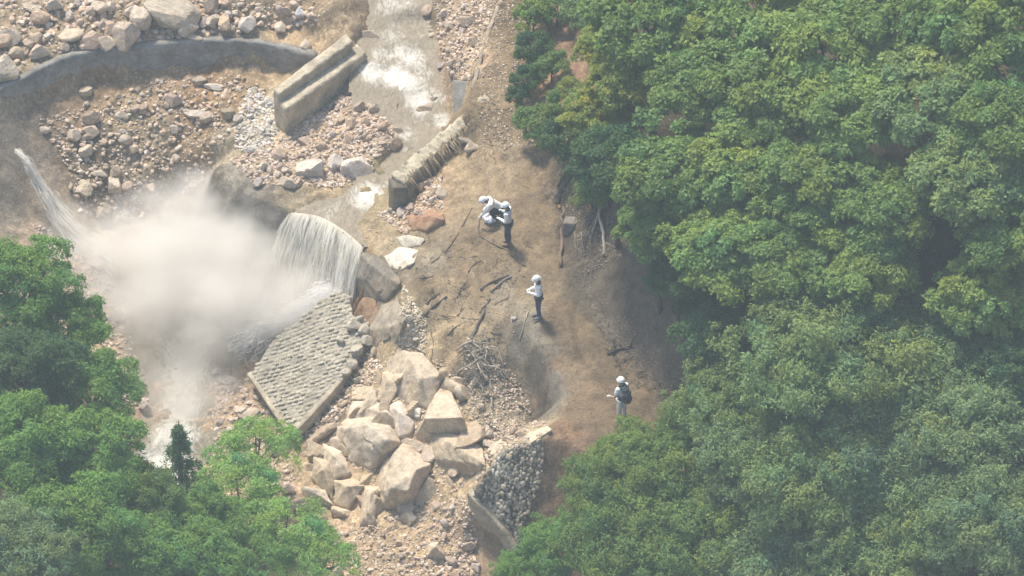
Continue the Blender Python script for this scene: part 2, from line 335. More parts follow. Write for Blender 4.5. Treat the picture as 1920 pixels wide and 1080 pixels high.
# stretch the outermost ring to the horizon
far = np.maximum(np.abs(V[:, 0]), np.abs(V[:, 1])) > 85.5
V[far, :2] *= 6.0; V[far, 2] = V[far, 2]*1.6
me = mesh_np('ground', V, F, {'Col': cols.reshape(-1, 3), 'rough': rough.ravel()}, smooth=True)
ground = link('ground', me, M_ground); tag(ground, kind='structure')
inn = np.where((np.abs(V[F[:, 0], 0]) < 22) & (np.abs(V[F[:, 0], 1]) < 23))[0]
BV = BVHTree.FromPolygons([tuple(v) for v in V], [tuple(f) for f in F[inn]])
def terr(x, y):
    return terr0(x, y)
def hit(px, py):
    h_ = BV.ray_cast(CAM, ray(px, py))
    return (h_[0], h_[1]) if h_[0] is not None else (U(px, py, -3), Vector((0, 0, 1)))

# ------------------------------------------------------------------ rocks
rng = np.random.default_rng(7); random.seed(7)
def ico(sub):
    bm = bmesh.new(); bmesh.ops.create_icosphere(bm, subdivisions=sub, radius=1)
    bm.verts.ensure_lookup_table()
    v = np.array([x.co[:] for x in bm.verts]); f = np.array([[q.index for q in x.verts] for x in bm.faces]); bm.free()
    return v, f
ICO = {1: ico(1), 2: ico(2), 3: ico(3), 4: ico(4)}
def rock_shape(seed, sub=3, planes=11, nz=.06, soft=0.0, cap=1.12):
    r = np.random.default_rng(seed); d, f = ICO[sub]
    n = r.normal(size=(planes, 3)); n /= np.linalg.norm(n, axis=1)[:, None]
    h = r.uniform(.62, .98, planes)
    dt = d@n.T; rr = np.where(dt > .08, h/np.maximum(dt, .08), 9).min(1); rr = np.minimum(rr, cap)
    rr = rr*(1-soft)+soft*.9
    v = d*rr[:, None]
    v = v*(1+nz*fbm(d*2.3+seed, 3, seed % 97)[:, None]+nz*.5*fbm(d*6+seed, 2, seed % 89)[:, None])
    return v, f
def rotm(a, b, c):
    return np.array(Matrix.Rotation(a, 3, 'Z') @ Matrix.Rotation(b, 3, 'X') @ Matrix.Rotation(c, 3, 'Y'))
PAL = [(.60,.50,.40), (.57,.44,.33), (.51,.39,.29), (.62,.54,.46), (.54,.40,.29), (.47,.37,.29)]
def jit(c, a=.08):
    k = 1+random.uniform(-a, a); return (c[0]*k, c[1]*k*(1+random.uniform(-.02, .02)), c[2]*k*(1+random.uniform(-.04, .04)), 1)
def mesh_sm(n_, v, f): return mesh_np(n_, v, f, None, True)
PROT = [mesh_np('boulder', *rock_shape(100+i, 3, random.choice([9, 11, 14]), .07, random.choice([.0, .1, .3]))) for i in range(14)]
for m_ in PROT: m_.materials.append(M_rock)
ANGB = [mesh_sm('boulder', *rock_shape(700+i, 4, [9, 11, 13][i % 3], .05, 0, 1.22)) for i in range(12)]
for m_ in ANGB: m_.materials.append(M_rock); m_.set_sharp_from_angle(angle=R(24))
def boulder(px, py, wp, hp, label, col=None, rot=None, group=None, name='boulder', flat=1.0, sink=.22, cat='boulder', pi=None):
    W, H = wp/116, hp/116
    p, n_ = hit(px, py+hp*.22)
    src = PROT[pi] if pi is not None else random.choice(PROT[:6]+ANGB)
    o = link(name, src)
    o.color = jit(col or random.choice(PAL))
    o.scale = (W, max(H, W*.55 if flat == 1 else H), H*flat)
    o.rotation_euler = (random.uniform(-.2, .2), random.uniform(-.2, .2), rot if rot is not None else random.uniform(-.35, .35))
    o.location = (p.x, p.y, p.z+H*flat*(1-2*sink))
    tag(o, label, cat, group); return o
def hullrock(outline, tops, label, col, name='boulder', deep=.5, nz=.05, cat='boulder', h=.3, grow=1.12):
    pts = []
    cx = sum(a for a, b in outline)/len(outline); cy = sum(b for a, b in outline)/len(outline)
    if grow != 1: outline = [(cx+(a-cx)*grow, cy+(b-cy)*grow) for a, b in outline]
    for a, b in outline:
        p, n_ = hit(a, b); pts.append(p+Vector((0, 0, -deep))); q = p+Vector((0, 0, h*.45))
        # upper rim: in towards the middle, and raised
        ax, by = a+(cx-a)*.06, b+(cy-b)*.06
        pts.append(U(ax, by, p.z+h*.4))
    for a, b, hh in tops:
        p, n_ = hit(a, b); pts.append(U(a, b, p.z+hh))
    bm = bmesh.new(); c0 = sum(pts, Vector())/len(pts)
    for p in pts: bm.verts.new(p-c0)
    r_ = bmesh.ops.convex_hull(bm, input=bm.verts)
    bmesh.ops.delete(bm, geom=[e for e in r_['geom_interior'] if isinstance(e, bmesh.types.BMVert)], context='VERTS')
    bmesh.ops.remove_doubles(bm, verts=bm.verts, dist=.04)
    bmesh.ops.bevel(bm, geom=bm.edges[:], offset=.022, segments=1, affect='EDGES', clamp_overlap=True)
    bmesh.ops.triangulate(bm, faces=bm.faces)
    for _ in range(5):
        lg = [e for e in bm.edges if e.calc_length() > .11]
        if not lg: break
        bmesh.ops.subdivide_edges(bm, edges=lg, cuts=1); bmesh.ops.triangulate(bm, faces=bm.faces)
    bm.normal_update()
    P = np.array([v.co[:] for v in bm.verts])+np.array(c0); nn = np.array([v.normal[:] for v in bm.verts])
    rg_ = 1-np.abs(fbm(P*1.1, 3, 13))*3.0
    d = .05*fbm(P*1.2, 3, 3)+.045*fbm(P*4, 3, 9)-.07*np.clip(rg_-.55, 0, 1)
    for v, k, n_ in zip(bm.verts, d, nn): v.co += Vector(n_)*float(k)
    bmesh.ops.recalc_face_normals(bm, faces=bm.faces)
    me = bm_mesh(name, bm, True); me.set_sharp_from_angle(angle=R(26)); o = link(name, me, M_rock); o.location = c0; o.color = (*col, 1)
    tag(o, label, cat); return o

A1, A2, A3 = (.56,.46,.34), (.52,.42,.30), (.58,.49,.38)
hullrock([(749,658),(793,663),(825,705),(806,760),(768,756),(747,735),(747,697),(700,692)], [(770,675,.5),(790,710,.5),(760,700,.4)], 'broad tan boulder with a slanting flat face at the top of the rock pile', A1)
hullrock([(712,692),(747,701),(747,726),(730,756),(708,748)], [(728,712,.35)], 'small upright rock wedged against the left side of the topmost big boulder', A2)
hullrock([(632,803),(653,786),(695,780),(730,799),(749,829),(738,850),(712,867),(695,875),(661,863),(636,833)], [(690,796,.95),(725,826,.8),(652,803,.7),(700,830,.8)], 'largest rounded boulder of the rock pile with a deep hollow under its front', A3)
hullrock([(825,729),(845,735),(870,790),(874,807),(781,812),(793,790)], [(838,742,.25),(868,783,.8),(795,785,.75)], 'wedge shaped tan boulder with a sharp ridge beside the branch heap', A1)
hullrock([(836,705),(870,722),(874,743),(849,739),(827,726)], [(850,722,.3)], 'angular rock just above the wedge shaped boulder', A2)
hullrock([(661,726),(700,722),(708,748),(661,748)], [(685,735,.25)], 'small flat slab left of the topmost boulder, by the broken masonry', A2)
hullrock([(661,752),(712,752),(734,782),(695,782),(649,788)], [(690,765,.3)], 'flat pale slab lying behind the largest rounded boulder', A3)
hullrock([(730,760),(751,752),(776,790),(768,812),(747,816)], [(752,775,.4)], 'narrow pale rock leaning between the rounded boulder and the wedge boulder', (.58,.5,.42))
hullrock([(772,760),(789,765),(787,782),(766,778)], [(778,768,.25)], 'small whitish rock in the gap above the narrow leaning rock', (.62,.57,.5))
hullrock([(755,833),(768,837),(806,871),(793,914),(755,939),(717,944),(708,918),(717,867)], [(745,850,.6),(780,880,.8),(735,915,.9),(765,920,.8)], 'tall split boulder with a dark hollow below it in the middle of the rock pile', A1)
hullrock([(806,812),(870,816),(904,841),(908,871),(866,875),(815,858)], [(840,828,.4),(880,850,.4)], 'broad rough slab below the wedge boulder, toward the stone wall', A2)
hullrock([(606,833),(640,846),(657,884),(627,897),(610,867)], [(628,856,.5)], 'pale tilted rock below the left foot of the largest rounded boulder', A3)
hullrock([(589,858),(619,863),(627,910),(623,939),(585,893)], [(608,880,.5)], 'brownish upright slab above the bright green tree', (.44,.36,.26))
hullrock([(627,901),(666,897),(683,910),(653,952),(627,944)], [(650,912,.5)], 'angular rock leaning on the thin standing slab', A2)
hullrock([(683,910),(712,914),(704,978),(674,982)], [(694,925,.5),(690,960,.45)], 'thin standing slab in the lower rock pile', A1)
hullrock([(568,914),(610,918),(627,948),(581,944)], [(597,928,.4)], 'low rounded rock at the left edge of the rock pile', A3)
hullrock([(764,948),(781,969),(768,986),(747,969)], [(764,962,.35)], 'small pointed rock below the tall split boulder', A1)
hullrock([(802,1020),(823,1016),(834,1041),(800,1043)], [(815,1025,.4)], 'small triangular rock near the bottom edge of the rubble slope', A1)
hullrock([(913,841),(943,824),(957,818),(945,846),(920,852)], [(932,832,.3)], 'flat stone lying just above the corner of the dry stone wall', A3)
hullrock([(989,812),(1026,797),(1034,806),(996,829)], [(1010,806,.2)], 'yellowish stone slab on the broken rim of the road above the stone wall', (.62,.54,.38))
hullrock([(668,470),(705,478),(745,515),(748,530),(722,560),(662,552),(645,520)], [(690,492,.35),(722,520,.35),(680,520,.4)], 'dark smooth wet rock face on the right of the big waterfall', (.24,.21,.17), name='rock_face', cat='rock face', h=.35)
hullrock([(655,556),(700,558),(712,590),(690,612),(662,596)], [(684,572,.3)], 'reddish brown wet rock beside the foot of the waterfall', (.28,.18,.11))
hullrock([(700,580),(745,560),(757,600),(742,640),(705,650),(690,620)], [(722,590,.3),(735,610,.3)], 'smooth grey brown boulder between the masonry slab and the mud slope', (.36,.31,.24))
hullrock([(722,480),(752,464),(783,468),(776,492),(748,506),(730,498)], [(752,478,.12)], 'large flat whitish slab on the bank right of the waterfall', (.64,.60,.50), name='rock_slab', cat='rock slab', h=.15, deep=.3)
hullrock([(742,444),(765,440),(795,448),(788,460),(760,464)], [(766,448,.12)], 'flat grey slab just above the whitish slab near the waterfall', (.50,.46,.38), name='rock_slab', cat='rock slab', h=.15, deep=.3)
hullrock([(762,405),(790,392),(830,400),(832,412),(800,430),(775,428)], [(790,405,.3),(818,408,.3)], 'reddish brown earth clod with a dark overhang beside the road edge', (.34,.2,.12), name='earth_clod', cat='earth clod')
BL = [(313,24,112,62,'biggest pale boulder at the top left, right of the leaning one',A3),(352,52,50,38,'pale block touching the lower right end of the biggest top left boulder',A3),(263,34,46,58,'tall pale boulder at the top left, left of the biggest one',A3),(236,66,50,54,'round boulder perched on the rim of the curved dark wall',A1),
 (200,80,42,30,'squat boulder on the curved wall rim, left of the round one',A1),(132,62,52,38,'flat topped boulder alone on bare sand at the top left',A1),(60,12,44,24,'pale slab at the very top left edge',A3),(72,32,44,20,'long low stone under the pale slab at the top left edge',A3),(103,8,34,28,'bright blocky boulder cut by the top edge of the picture',A3),
 (20,70,52,38,'grey boulder at the left edge of the boulder field',(.46,.4,.32)),(68,70,32,24,'small boulder right of the grey boulder at the left edge',A2),(30,100,42,28,'boulder below the grey boulder at the left edge',A2),(74,98,42,32,'dark sided boulder just above the left part of the curved wall',A2),(10,132,52,60,'big pale boulder cut by the left edge above the curved wall',A3),
 (173,62,28,18,'small stone between the flat topped boulder and the curved wall rim',A1),(187,12,50,30,'pale boulder at the top edge left of the tall one',A3),(400,38,42,26,'pale boulder right of the biggest top left boulder',A3),(363,68,32,15,'thin stone on the sand just above the curved wall',A3),(562,25,20,22,'bright white stone at the top beside the small sand pool',(.74,.72,.68)),
 (573,82,28,30,'pale slab tipped into the corner between the curved wall and the check dam',A3),(407,161,44,17,'long white slab under the middle of the curved wall',(.60,.55,.47)),(371,213,56,20,'long tilted slab in the middle of the bowl',(.56,.49,.42)),(228,217,27,20,'round pale stone in the middle of the bowl',A3),(163,172,28,22,'stone below the left part of the curved wall',A1),
 (163,283,30,26,'bright stone above the dark hollow on the left of the bowl',A3),(140,253,26,24,'rounded stone in the cluster on the left of the bowl',A3),(172,246,34,24,'broad stone at the top of the cluster on the left of the bowl',A1),(160,348,34,38,'square block at the lower left of the bowl by the thin jet of water',A3),(214,348,28,36,'square block at the lower left of the bowl nearer the mist',A3),
 (233,263,24,20,'small stone right of the cluster in the bowl',A1),(187,323,32,18,'flat stone resting above the two square blocks',A3),(585,318,60,42,'left one of the three big pale boulders on the gravel terrace',(.62,.55,.47)),(628,308,30,34,'small middle one of the three pale boulders on the gravel terrace',(.62,.57,.5)),(672,316,58,46,'right one of the three big pale boulders on the gravel terrace',(.62,.54,.45)),
 (540,342,38,18,'low stone at the left foot of the three pale boulders',A3),(693,67,44,24,'brown rock splitting the stream beside the check dam',(.44,.36,.28)),(743,173,22,12,'small orange stone in the middle of the rapids',(.55,.28,.14)),(776,72,22,12,'reddish stone at the head of the rapids',(.48,.34,.25)),
 (884,278,30,22,'rounded stone on the mud beside the ragged wall remnant',A1),(873,265,32,14,'dark stone behind the ragged wall remnant',(.3,.25,.2)),(827,365,26,20,'stone at the end of the ragged wall remnant',A1),(850,118,22,16,'stone at the edge of the curb above the concrete plate',A1),(827,122,24,16,'pale pink stone on the right bank of the rapids',(.56,.46,.4)),
 (526,948,30,26,'rounded pinkish rock beside the bright green tree',(.54,.43,.34)),(568,948,46,26,'long rounded rock beside the bright green tree',(.54,.44,.34)),(540,918,26,22,'pinkish rock above the rounded one beside the bright green tree',(.54,.43,.34)),(470,770,44,30,'pink rock between the outflow and the coping of the masonry slab',(.56,.45,.36)),(478,672,26,26,'rock leaning at the upper left corner of the masonry slab',(.54,.45,.36)),
 (670,600,34,20,'tan stone lying on the upper right edge of the masonry slab',(.56,.49,.38)),(737,544,12,18,'yellow block of stone beside the wet rock face',(.6,.5,.3)),(1003,597,14,9,'small white pebble lying left of the lone walker feet',(.6,.55,.48)),(963,597,11,8,'pale cobble on the mud below the pair of logs',(.6,.56,.5)),(920,830,34,16,'flat stone in the rubble by the wall corner',A1),(885,850,34,22,'yellow stone in the rubble left of the wall corner',(.58,.5,.36))]
def inpoly(x, y, poly):
    c_ = False; j = len(poly)-1
    for i in range(len(poly)):
        if (poly[i][1] > y) != (poly[j][1] > y) and x < (poly[j][0]-poly[i][0])*(y-poly[i][1])/(poly[j][1]-poly[i][1])+poly[i][0]: c_ = not c_
        j = i
    return c_
ANG = [mesh_sm('block', *rock_shape(500+i, 4, [7, 8, 10][i % 3], .04, 0, 1.5)) for i in range(10)]
for m_ in ANG: m_.materials.append(M_rock); m_.set_sharp_from_angle(angle=R(24))
def place_words(x, y, x0, x1, y0, y1):
    u, v = (x-x0)/(x1-x0), (y-y0)/(y1-y0)
    return (['upper', 'middle', 'lower'][int(min(2, v*3))]+' '+['left', 'centre', 'right'][int(min(2, u*3))])
def cword(c_):
    l = sum(c_)/3; s_ = c_[0]-c_[2]
    return 'whitish' if l > .57 else ('pale' if l > .47 else ('tan' if l > .40 and s_ > .15 else ('greyish' if s_ < .14 else 'brown')))
random.seed(11); PILE = [(600,800),(640,750),(700,740),(760,650),(830,690),(890,740),(905,860),(860,930),(780,990),(700,1000),(640,960),(590,930),(575,860)]
pp_ = []
while len(pp_) < 52:
    x, y = random.uniform(570, 910), random.uniform(650, 1010); 
    if not inpoly(x, y, PILE) or any((x-a)**2+(y-b)**2 < 24**2 for a, b in pp_): continue
    pp_.append((x, y)); p, n_ = hit(x, y); s_ = random.uniform(.16, .46); c_ = random.choice([(.54,.43,.31), (.50,.40,.28), (.57,.47,.35), (.46,.36,.26)])
    o = link('block', random.choice(ANG)); o.color = jit(c_); o.scale = (s_*random.uniform(.6, .9), s_*random.uniform(.7, 1.2), s_*random.uniform(.8, 1.5)); o.rotation_euler = (random.uniform(-.9, .9), random.uniform(-.9, .9), random.uniform(0, 6.3))
    o.location = (p.x, p.y, p.z-s_*.32); tag(o, '%s %s angular block jammed in the %s of the big rock pile' % ('small' if s_ < .26 else ('mid sized' if s_ < .36 else 'large'), cword(c_), place_words(x, y, 570, 910, 650, 1010)), 'rock', 'angular blocks of the rock pile')
random.seed(12)
for b in BL[:50]+BL[51:]:
    px, py, wp, hp, lab, c_ = b
    if py < 140: wp, hp = wp*.98, hp*.98
    flat = .55 if 'slab' in lab or 'flat ' in lab or 'thin' in lab else 1.0
    nm = 'stone' if wp < 30 else 'boulder'
    boulder(px, py, wp, hp, lab, c_, name=nm, cat='stone' if wp < 30 else 'boulder', flat=flat, rot=-.4 if 'tilted' in lab else (-.1 if 'slab' in lab else None))

# scattered stones that nothing tells apart, one object each, area by area; finer rubble as one mass
def sample(poly, n):
    x0, x1 = min(p[0] for p in poly), max(p[0] for p in poly); y0, y1 = min(p[1] for p in poly), max(p[1] for p in poly)
    out = []; k = 0
    while len(out) < n and k < n*60:
        k += 1; x, y = random.uniform(x0, x1), random.uniform(y0, y1)
        if inpoly(x, y, poly): out.append((x, y))
    return out
WPAL = [(.66,.62,.56), (.58,.53,.46), (.50,.45,.38)]; BPAL = [(.42,.34,.26), (.36,.29,.21), (.5,.4,.3)]
AREAS = [ # polygon, individual stones, fine stones, min, max (m), palette, label
 ([(0,0),(620,0),(600,50),(440,62),(250,80),(90,105),(0,150)], 40, 800, .05,.34, PAL, 'the top left boulder field', 'stones of the top left boulder field'),
 ([(60,230),(180,190),(300,150),(450,140),(500,170),(470,240),(400,270),(400,300),(380,340),(260,420),(150,400),(110,280)], 46, 1700, .05,.24, PAL+BPAL, 'the bowl below the curved wall', 'stones of the bowl'),
 ([(470,160),(515,190),(520,250),(490,290),(440,280),(440,230)], 16, 700, .06,.20, WPAL, 'the heap by the check dam', 'white stones by the check dam'),
 ([(540,250),(640,180),(700,190),(760,260),(700,300),(700,350),(600,350),(480,345),(430,300),(500,270)], 62, 3000, .05,.2, PAL, 'the gravel terrace', 'stones of the gravel terrace'),
 ([(815,0),(930,0),(890,150),(850,150),(825,100)], 26, 900, .05,.2, PAL+BPAL, 'the rubble beside the curb', 'stones of the right bank'),
 ([(690,20),(800,10),(830,160),(800,240),(740,300),(700,190)], 20, 160, .10,.30, BPAL, 'the stream', 'stones in the stream'),
 ([(770,330),(830,330),(830,390),(760,440),(700,400),(750,390)], 18, 500, .05,.2, PAL, 'the rubble below the wall remnant', 'stones below the wall remnant'),
 ([(755,530),(800,600),(800,680),(745,660),(750,600)], 12, 600, .04,.14, [(.56,.48,.36),(.6,.52,.4)], 'the ridge by the grey boulder', 'stones of the ridge'),
 ([(870,640),(960,690),(1000,770),(940,830),(880,800),(860,720)], 14, 900, .04,.14, PAL+BPAL, 'the dirt around the branch heap', 'stones around the branch heap'),
 ([(880,800),(1030,790),(1010,830),(930,850),(880,900)], 12, 400, .05,.2, PAL, 'the rim above the stone wall', 'stones on the rim'),
 ([(590,950),(640,1000),(800,940),(890,930),(900,1080),(640,1080),(560,1000)], 22, 1500, .04,.2, PAL, 'the lower rubble slope', 'stones of the lower slope'),
 ([(600,790),(760,640),(880,700),(900,900),(760,960),(580,930)], 10, 1500, .04,.16, PAL, 'the gaps of the rock pile', 'stones in the rock pile'),
 ([(360,660),(480,720),(540,830),(560,950),(420,900),(400,800)], 12, 600, .06,.25, [(.56,.45,.36),(.6,.5,.42)], 'the outflow bank', 'stones of the outflow'),
 ([(60,420),(150,440),(230,560),(280,760),(220,760),(180,600)], 14, 700, .06,.25, [(.5,.42,.34),(.56,.46,.38)], 'the slope left of the mist', 'stones of the pool edge'),
 ([(780,450),(1000,440),(1050,600),(900,660),(800,640)], 0, 700, .02,.08, [(.30,.245,.18), (.24,.19,.14), (.38,.31,.23)], '', ''),
 ([(850,300),(1040,280),(1040,440),(880,440)], 0, 420, .02,.07, [(.34,.27,.2), (.28,.22,.16), (.44,.36,.27)], '', ''),
 ([(900,0),(990,0),(1000,280),(900,280)], 0, 1100, .03,.10, BPAL+PAL, '', ''),
 ([(1060,500),(1300,700),(1270,750),(1130,620)], 0, 420, .02,.08, [(.25,.20,.15), (.16,.13,.10), (.33,.27,.2)], '', ''),
 ([(1040,300),(1150,330),(1180,480),(1090,520)], 0, 700, .03,.12, [(.2,.165,.13), (.14,.115,.09), (.3,.25,.19)], '', ''),
 ([(990,560),(1120,640),(1200,760),(1050,840),(1000,640)], 0, 300, .02,.06, [(.27,.21,.155), (.20,.155,.115)], '', ''),
 ([(560,780),(640,700),(700,640),(720,700),(620,800),(580,840)], 10, 700, .05,.2, BPAL+PAL, 'the dark hollow beside the masonry slab', 'stones of the hollow'),
 ([(660,380),(740,400),(740,460),(690,470)], 0, 60, .03,.12, PAL, '', ''),
]
SM = [rock_shape(300+i, 1, 7, .05) for i in range(6)]; SMb = [rock_shape(330+i, 2, 9, .06) for i in range(8)]
rv, rf, rc, off = [], [], [], 0
for poly, nI, nF, s0, s1, pal, lab, grp in AREAS:
    for k, (x, y) in enumerate(sample(poly, nI)):
        s_ = s1*(.42+.75*random.random()**2.2)
        cc = random.choice(pal); xs_, ys_ = [q[0] for q in poly], [q[1] for q in poly]
        lb_ = '%s %s stone in the %s part of %s' % ('tiny' if s_ < s1*.5 else ('small' if s_ < s1*.7 else 'bigger'), cword(cc), place_words(x, y, min(xs_), max(xs_), min(ys_), max(ys_)), lab)
        boulder(x, y, s_*116, s_*116*random.uniform(.6, .9), lb_, cc, rot=random.uniform(-1.5, 1.5), group=grp, name='stone', cat='stone')
    for x, y in sample(poly, nF):
        p, n_ = hit(x, y); s_ = .8*s0+(s1*.5-s0*.8)*random.random()**3.0
        v, f = random.choice(SMb if s_ > .09 else SM)
        v = (v*np.array([1, random.uniform(.6, 1), random.uniform(.45, .8)])*s_)@rotm(random.uniform(0, 6.3), random.uniform(-.5, .5), random.uniform(-.5, .5)).T
        v = v+np.array([p.x, p.y, p.z+s_*.15])
        rv.append(v); rf.append(f+off); off += len(v); rc.append(np.tile(np.array(jit(random.choice(pal), .12)[:3]), (len(v), 1)))
rub = link('rubble', mesh_np('rubble', np.vstack(rv), np.vstack(rf), {'Col': np.vstack(rc)}), M_rubble)
tag(rub, 'fine loose rubble and gravel strewn over the gully', 'rubble', kind='stuff')

# ------------------------------------------------------------------ generic solids
def prism(bm, top, depth, taper=0.0):
    """top: world points of the upper face, extruded straight down"""
    n = len(top); c0 = sum(top, Vector())/n
    a = [bm.verts.new(p) for p in top]; b = [bm.verts.new(Vector((p.x+(p.x-c0.x)*taper, p.y+(p.y-c0.y)*taper, p.z-depth))) for p in top]
    bm.faces.new(a); bm.faces.new(b[::-1])
    for i in range(n): bm.faces.new((a[i], b[i], b[(i+1) % n], a[(i+1) % n]))
def rough_solid(name, bm, mat, amp=.03, cut=.18, bev=.02, parent=None, off=None, sc_=3):
    bmesh.ops.recalc_face_normals(bm, faces=bm.faces)
    if bev: bmesh.ops.bevel(bm, geom=bm.edges[:], offset=bev, segments=1, affect='EDGES', clamp_overlap=True)
    bmesh.ops.triangulate(bm, faces=bm.faces)
    for _ in range(5):
        lg = [e for e in bm.edges if e.calc_length() > cut]
        if not lg: break
        bmesh.ops.subdivide_edges(bm, edges=lg, cuts=1); bmesh.ops.triangulate(bm, faces=bm.faces)
    bm.normal_update(); P = np.array([v.co[:] for v in bm.verts]); d = amp*fbm(P*sc_, 3, 77)+amp*.5*fbm(P*sc_*4, 2, 78)
    for v, k in zip(bm.verts, d): v.co += v.normal*float(k)
    bmesh.ops.recalc_face_normals(bm, faces=bm.faces)
    return link(name, bm_mesh(name, bm, True), mat, parent)
def smooth_poly(pts, n=8):
    out = []
    P = [pts[0]]+list(pts)+[pts[-1]]
    for i in range(1, len(P)-2):
        for k in range(n):
            t = k/n; a, b, c_, d = P[i-1], P[i], P[i+1], P[i+2]
            out.append(.5*((2*b)+(c_-a)*t+(2*a-5*b+4*c_-d)*t*t+(3*b-a-3*c_+d)*t**3))
    out.append(pts[-1]); return out

# curved dark wall round the bowl
tl = smooth_poly([U(*p) for p in [(-140,240,-.74),(-40,182,-.74),(30,150,-.72),(110,110,-.72),(200,89,-.72),(300,80,-.72),(400,73,-.74),(500,80,-.85),(592,103,-1.05)]], 6)
bm = bmesh.new(); rows = []
for i, p in enumerate(tl):
    t = (tl[min(i+1, len(tl)-1)]-tl[max(i-1, 0)]); t.z = 0; t.normalize(); nrm = Vector((t.y, -t.x, 0))
    hgt = 1.35+.1*math.sin(i*.7)
    rows.append([bm.verts.new(p+nrm*.10), bm.verts.new(p-nrm*.14), bm.verts.new(p-nrm*.2-Vector((0, 0, hgt))), bm.verts.new(p+nrm*.34-Vector((0, 0, hgt)))])
for a, b in zip(rows, rows[1:]):
    for k in range(4): bm.faces.new((a[k], a[(k+1) % 4], b[(k+1) % 4], b[k]))
bm.faces.new(rows[0]); bm.faces.new(rows[-1][::-1])
o = rough_solid('curved_wall', bm, M_conc_dark, .07, .25, 0, sc_=1.6); tag(o, 'dark grey curved wall with a smooth face around the top of the eroded bowl', 'wall')

# check dam: broad lower block with a parapet block behind it
dam = empty('check_dam', U(600, 150, -2)); tag(dam, 'broken stepped concrete check dam jutting into the stream', 'dam')
def into(o, root):
    o.parent = root; o.matrix_parent_inverse = Matrix.Translation(-root.location); return o
bm = bmesh.new(); prism(bm, [U(514,181,-.62), U(537,205,-.62), U(688,98,-.55), U(669,80,-.55)], 1.8, .02)
into(rough_solid('lower_block', bm, M_conc, .035, .2, .05), dam)
bm = bmesh.new(); prism(bm, [U(512,166,-.30), U(523,178,-.30), U(662,76,-.12), U(650,62,-.12)], 1.9)
into(rough_solid('parapet', bm, M_conc, .04, .2, .04), dam)
bm = bmesh.new(); prism(bm, [U(538,207,-.9), U(541,210,-.9), U(690,103,-.85), U(687,99,-.85)], .12)
into(rough_solid('ledge', bm, M_conc, .01, .3, 0), dam)

# ragged wall remnant with roots hanging from it
rem = empty('wall_remnant', U(820, 280, -.6)); tag(rem, 'ragged concrete wall remnant with roots and straw hanging down its right side', 'wall')
cl = smooth_poly([U(*p) for p in [(746,334,-.20),(790,293,.0),(830,258,.15),(862,232,.3),(893,203,.5),(914,178,.68)]], 6)
bm = bmesh.new(); rows = []
for i, p in enumerate(cl):
    t = (cl[min(i+1, len(cl)-1)]-cl[max(i-1, 0)]); t.z = 0; t.normalize(); nrm = Vector((t.y, -t.x, 0)); wd = .30-.005*i
    rows.append([bm.verts.new(p-nrm*wd+Vector((0, 0, .03*math.sin(i*2.1)))), bm.verts.new(p+nrm*wd*(.8+.2*math.sin(i*1.7))+Vector((0, 0, -.1))), bm.verts.new(p+nrm*wd*1.05-Vector((0, 0, 1.3))), bm.verts.new(p-nrm*wd*1.1-Vector((0, 0, 1.9)))])
for a, b in zip(rows, rows[1:]):
    for k in range(4): bm.faces.new((a[k], a[(k+1) % 4], b[(k+1) % 4], b[k]))
bm.faces.new(rows[0]); bm.faces.new(rows[-1][::-1])
M_straw = stone_mat('straw_crust', (.50,.44,.32), .7, 1.25, bs_scale=16, bstr=.8)
into(rough_solid('wall_block', bm, M_straw, .10, .13, .02, sc_=4), rem)
bm = bmesh.new(); prism(bm, [U(728,333,-.35), U(738,352,-.35), U(764,352,-.35), U(757,330,-.35)], 1.5, .05)
into(rough_solid('end_block', bm, stone_mat('brown_concrete', (.17,.145,.11)), .03, .2, .03), rem)
def tube(bm, pts, radii, seg=6, cap=True):
    rings = []
    for i, p in enumerate(pts):
        t = (pts[min(i+1, len(pts)-1)]-pts[max(i-1, 0)]).normalized(); a = t.orthogonal().normalized(); b = t.cross(a)
        if i and rings:   # keep the frame steady
            pa = (rings[-1][0].co-pts[i-1]); a = (pa-t*pa.dot(t)).normalized(); b = t.cross(a)
        r_ = radii[i] if hasattr(radii, '__len__') else radii
        rings.append([bm.verts.new(p+(a*math.cos(q*2*math.pi/seg)+b*math.sin(q*2*math.pi/seg))*r_) for q in range(seg)])
    for r0, r1 in zip(rings, rings[1:]):
        for q in range(seg): bm.faces.new((r0[q], r0[(q+1) % seg], r1[(q+1) % seg], r1[q]))
    if cap: bm.faces.new(rings[0][::-1]); bm.faces.new(rings[-1])
bm = bmesh.new()
for k in range(170):
    i = random.randrange(len(cl)-1); p = cl[i].lerp(cl[i+1], random.random()); t = (cl[i+1]-cl[i]); t.z = 0; t.normalize(); nrm = Vector((t.y, -t.x, 0))
    a = p+nrm*random.uniform(.1, .3)+Vector((0, 0, random.uniform(-.15, .05))); ln = random.uniform(.3, .95)
    b = a+nrm*random.uniform(.05, .3)+Vector((random.uniform(-.1, .1), 0, -ln*.5)); c_ = b+nrm*random.uniform(-.05, .25)+Vector((random.uniform(-.12, .12), 0, -ln*.5))
    tube(bm, [a, b, c_], [.022, .016, .006], 4)
into(link('hanging_roots', bm_mesh('hanging_roots', bm, True), stone_mat('root_straw', (.36,.29,.19), .5, 1.3)), rem)

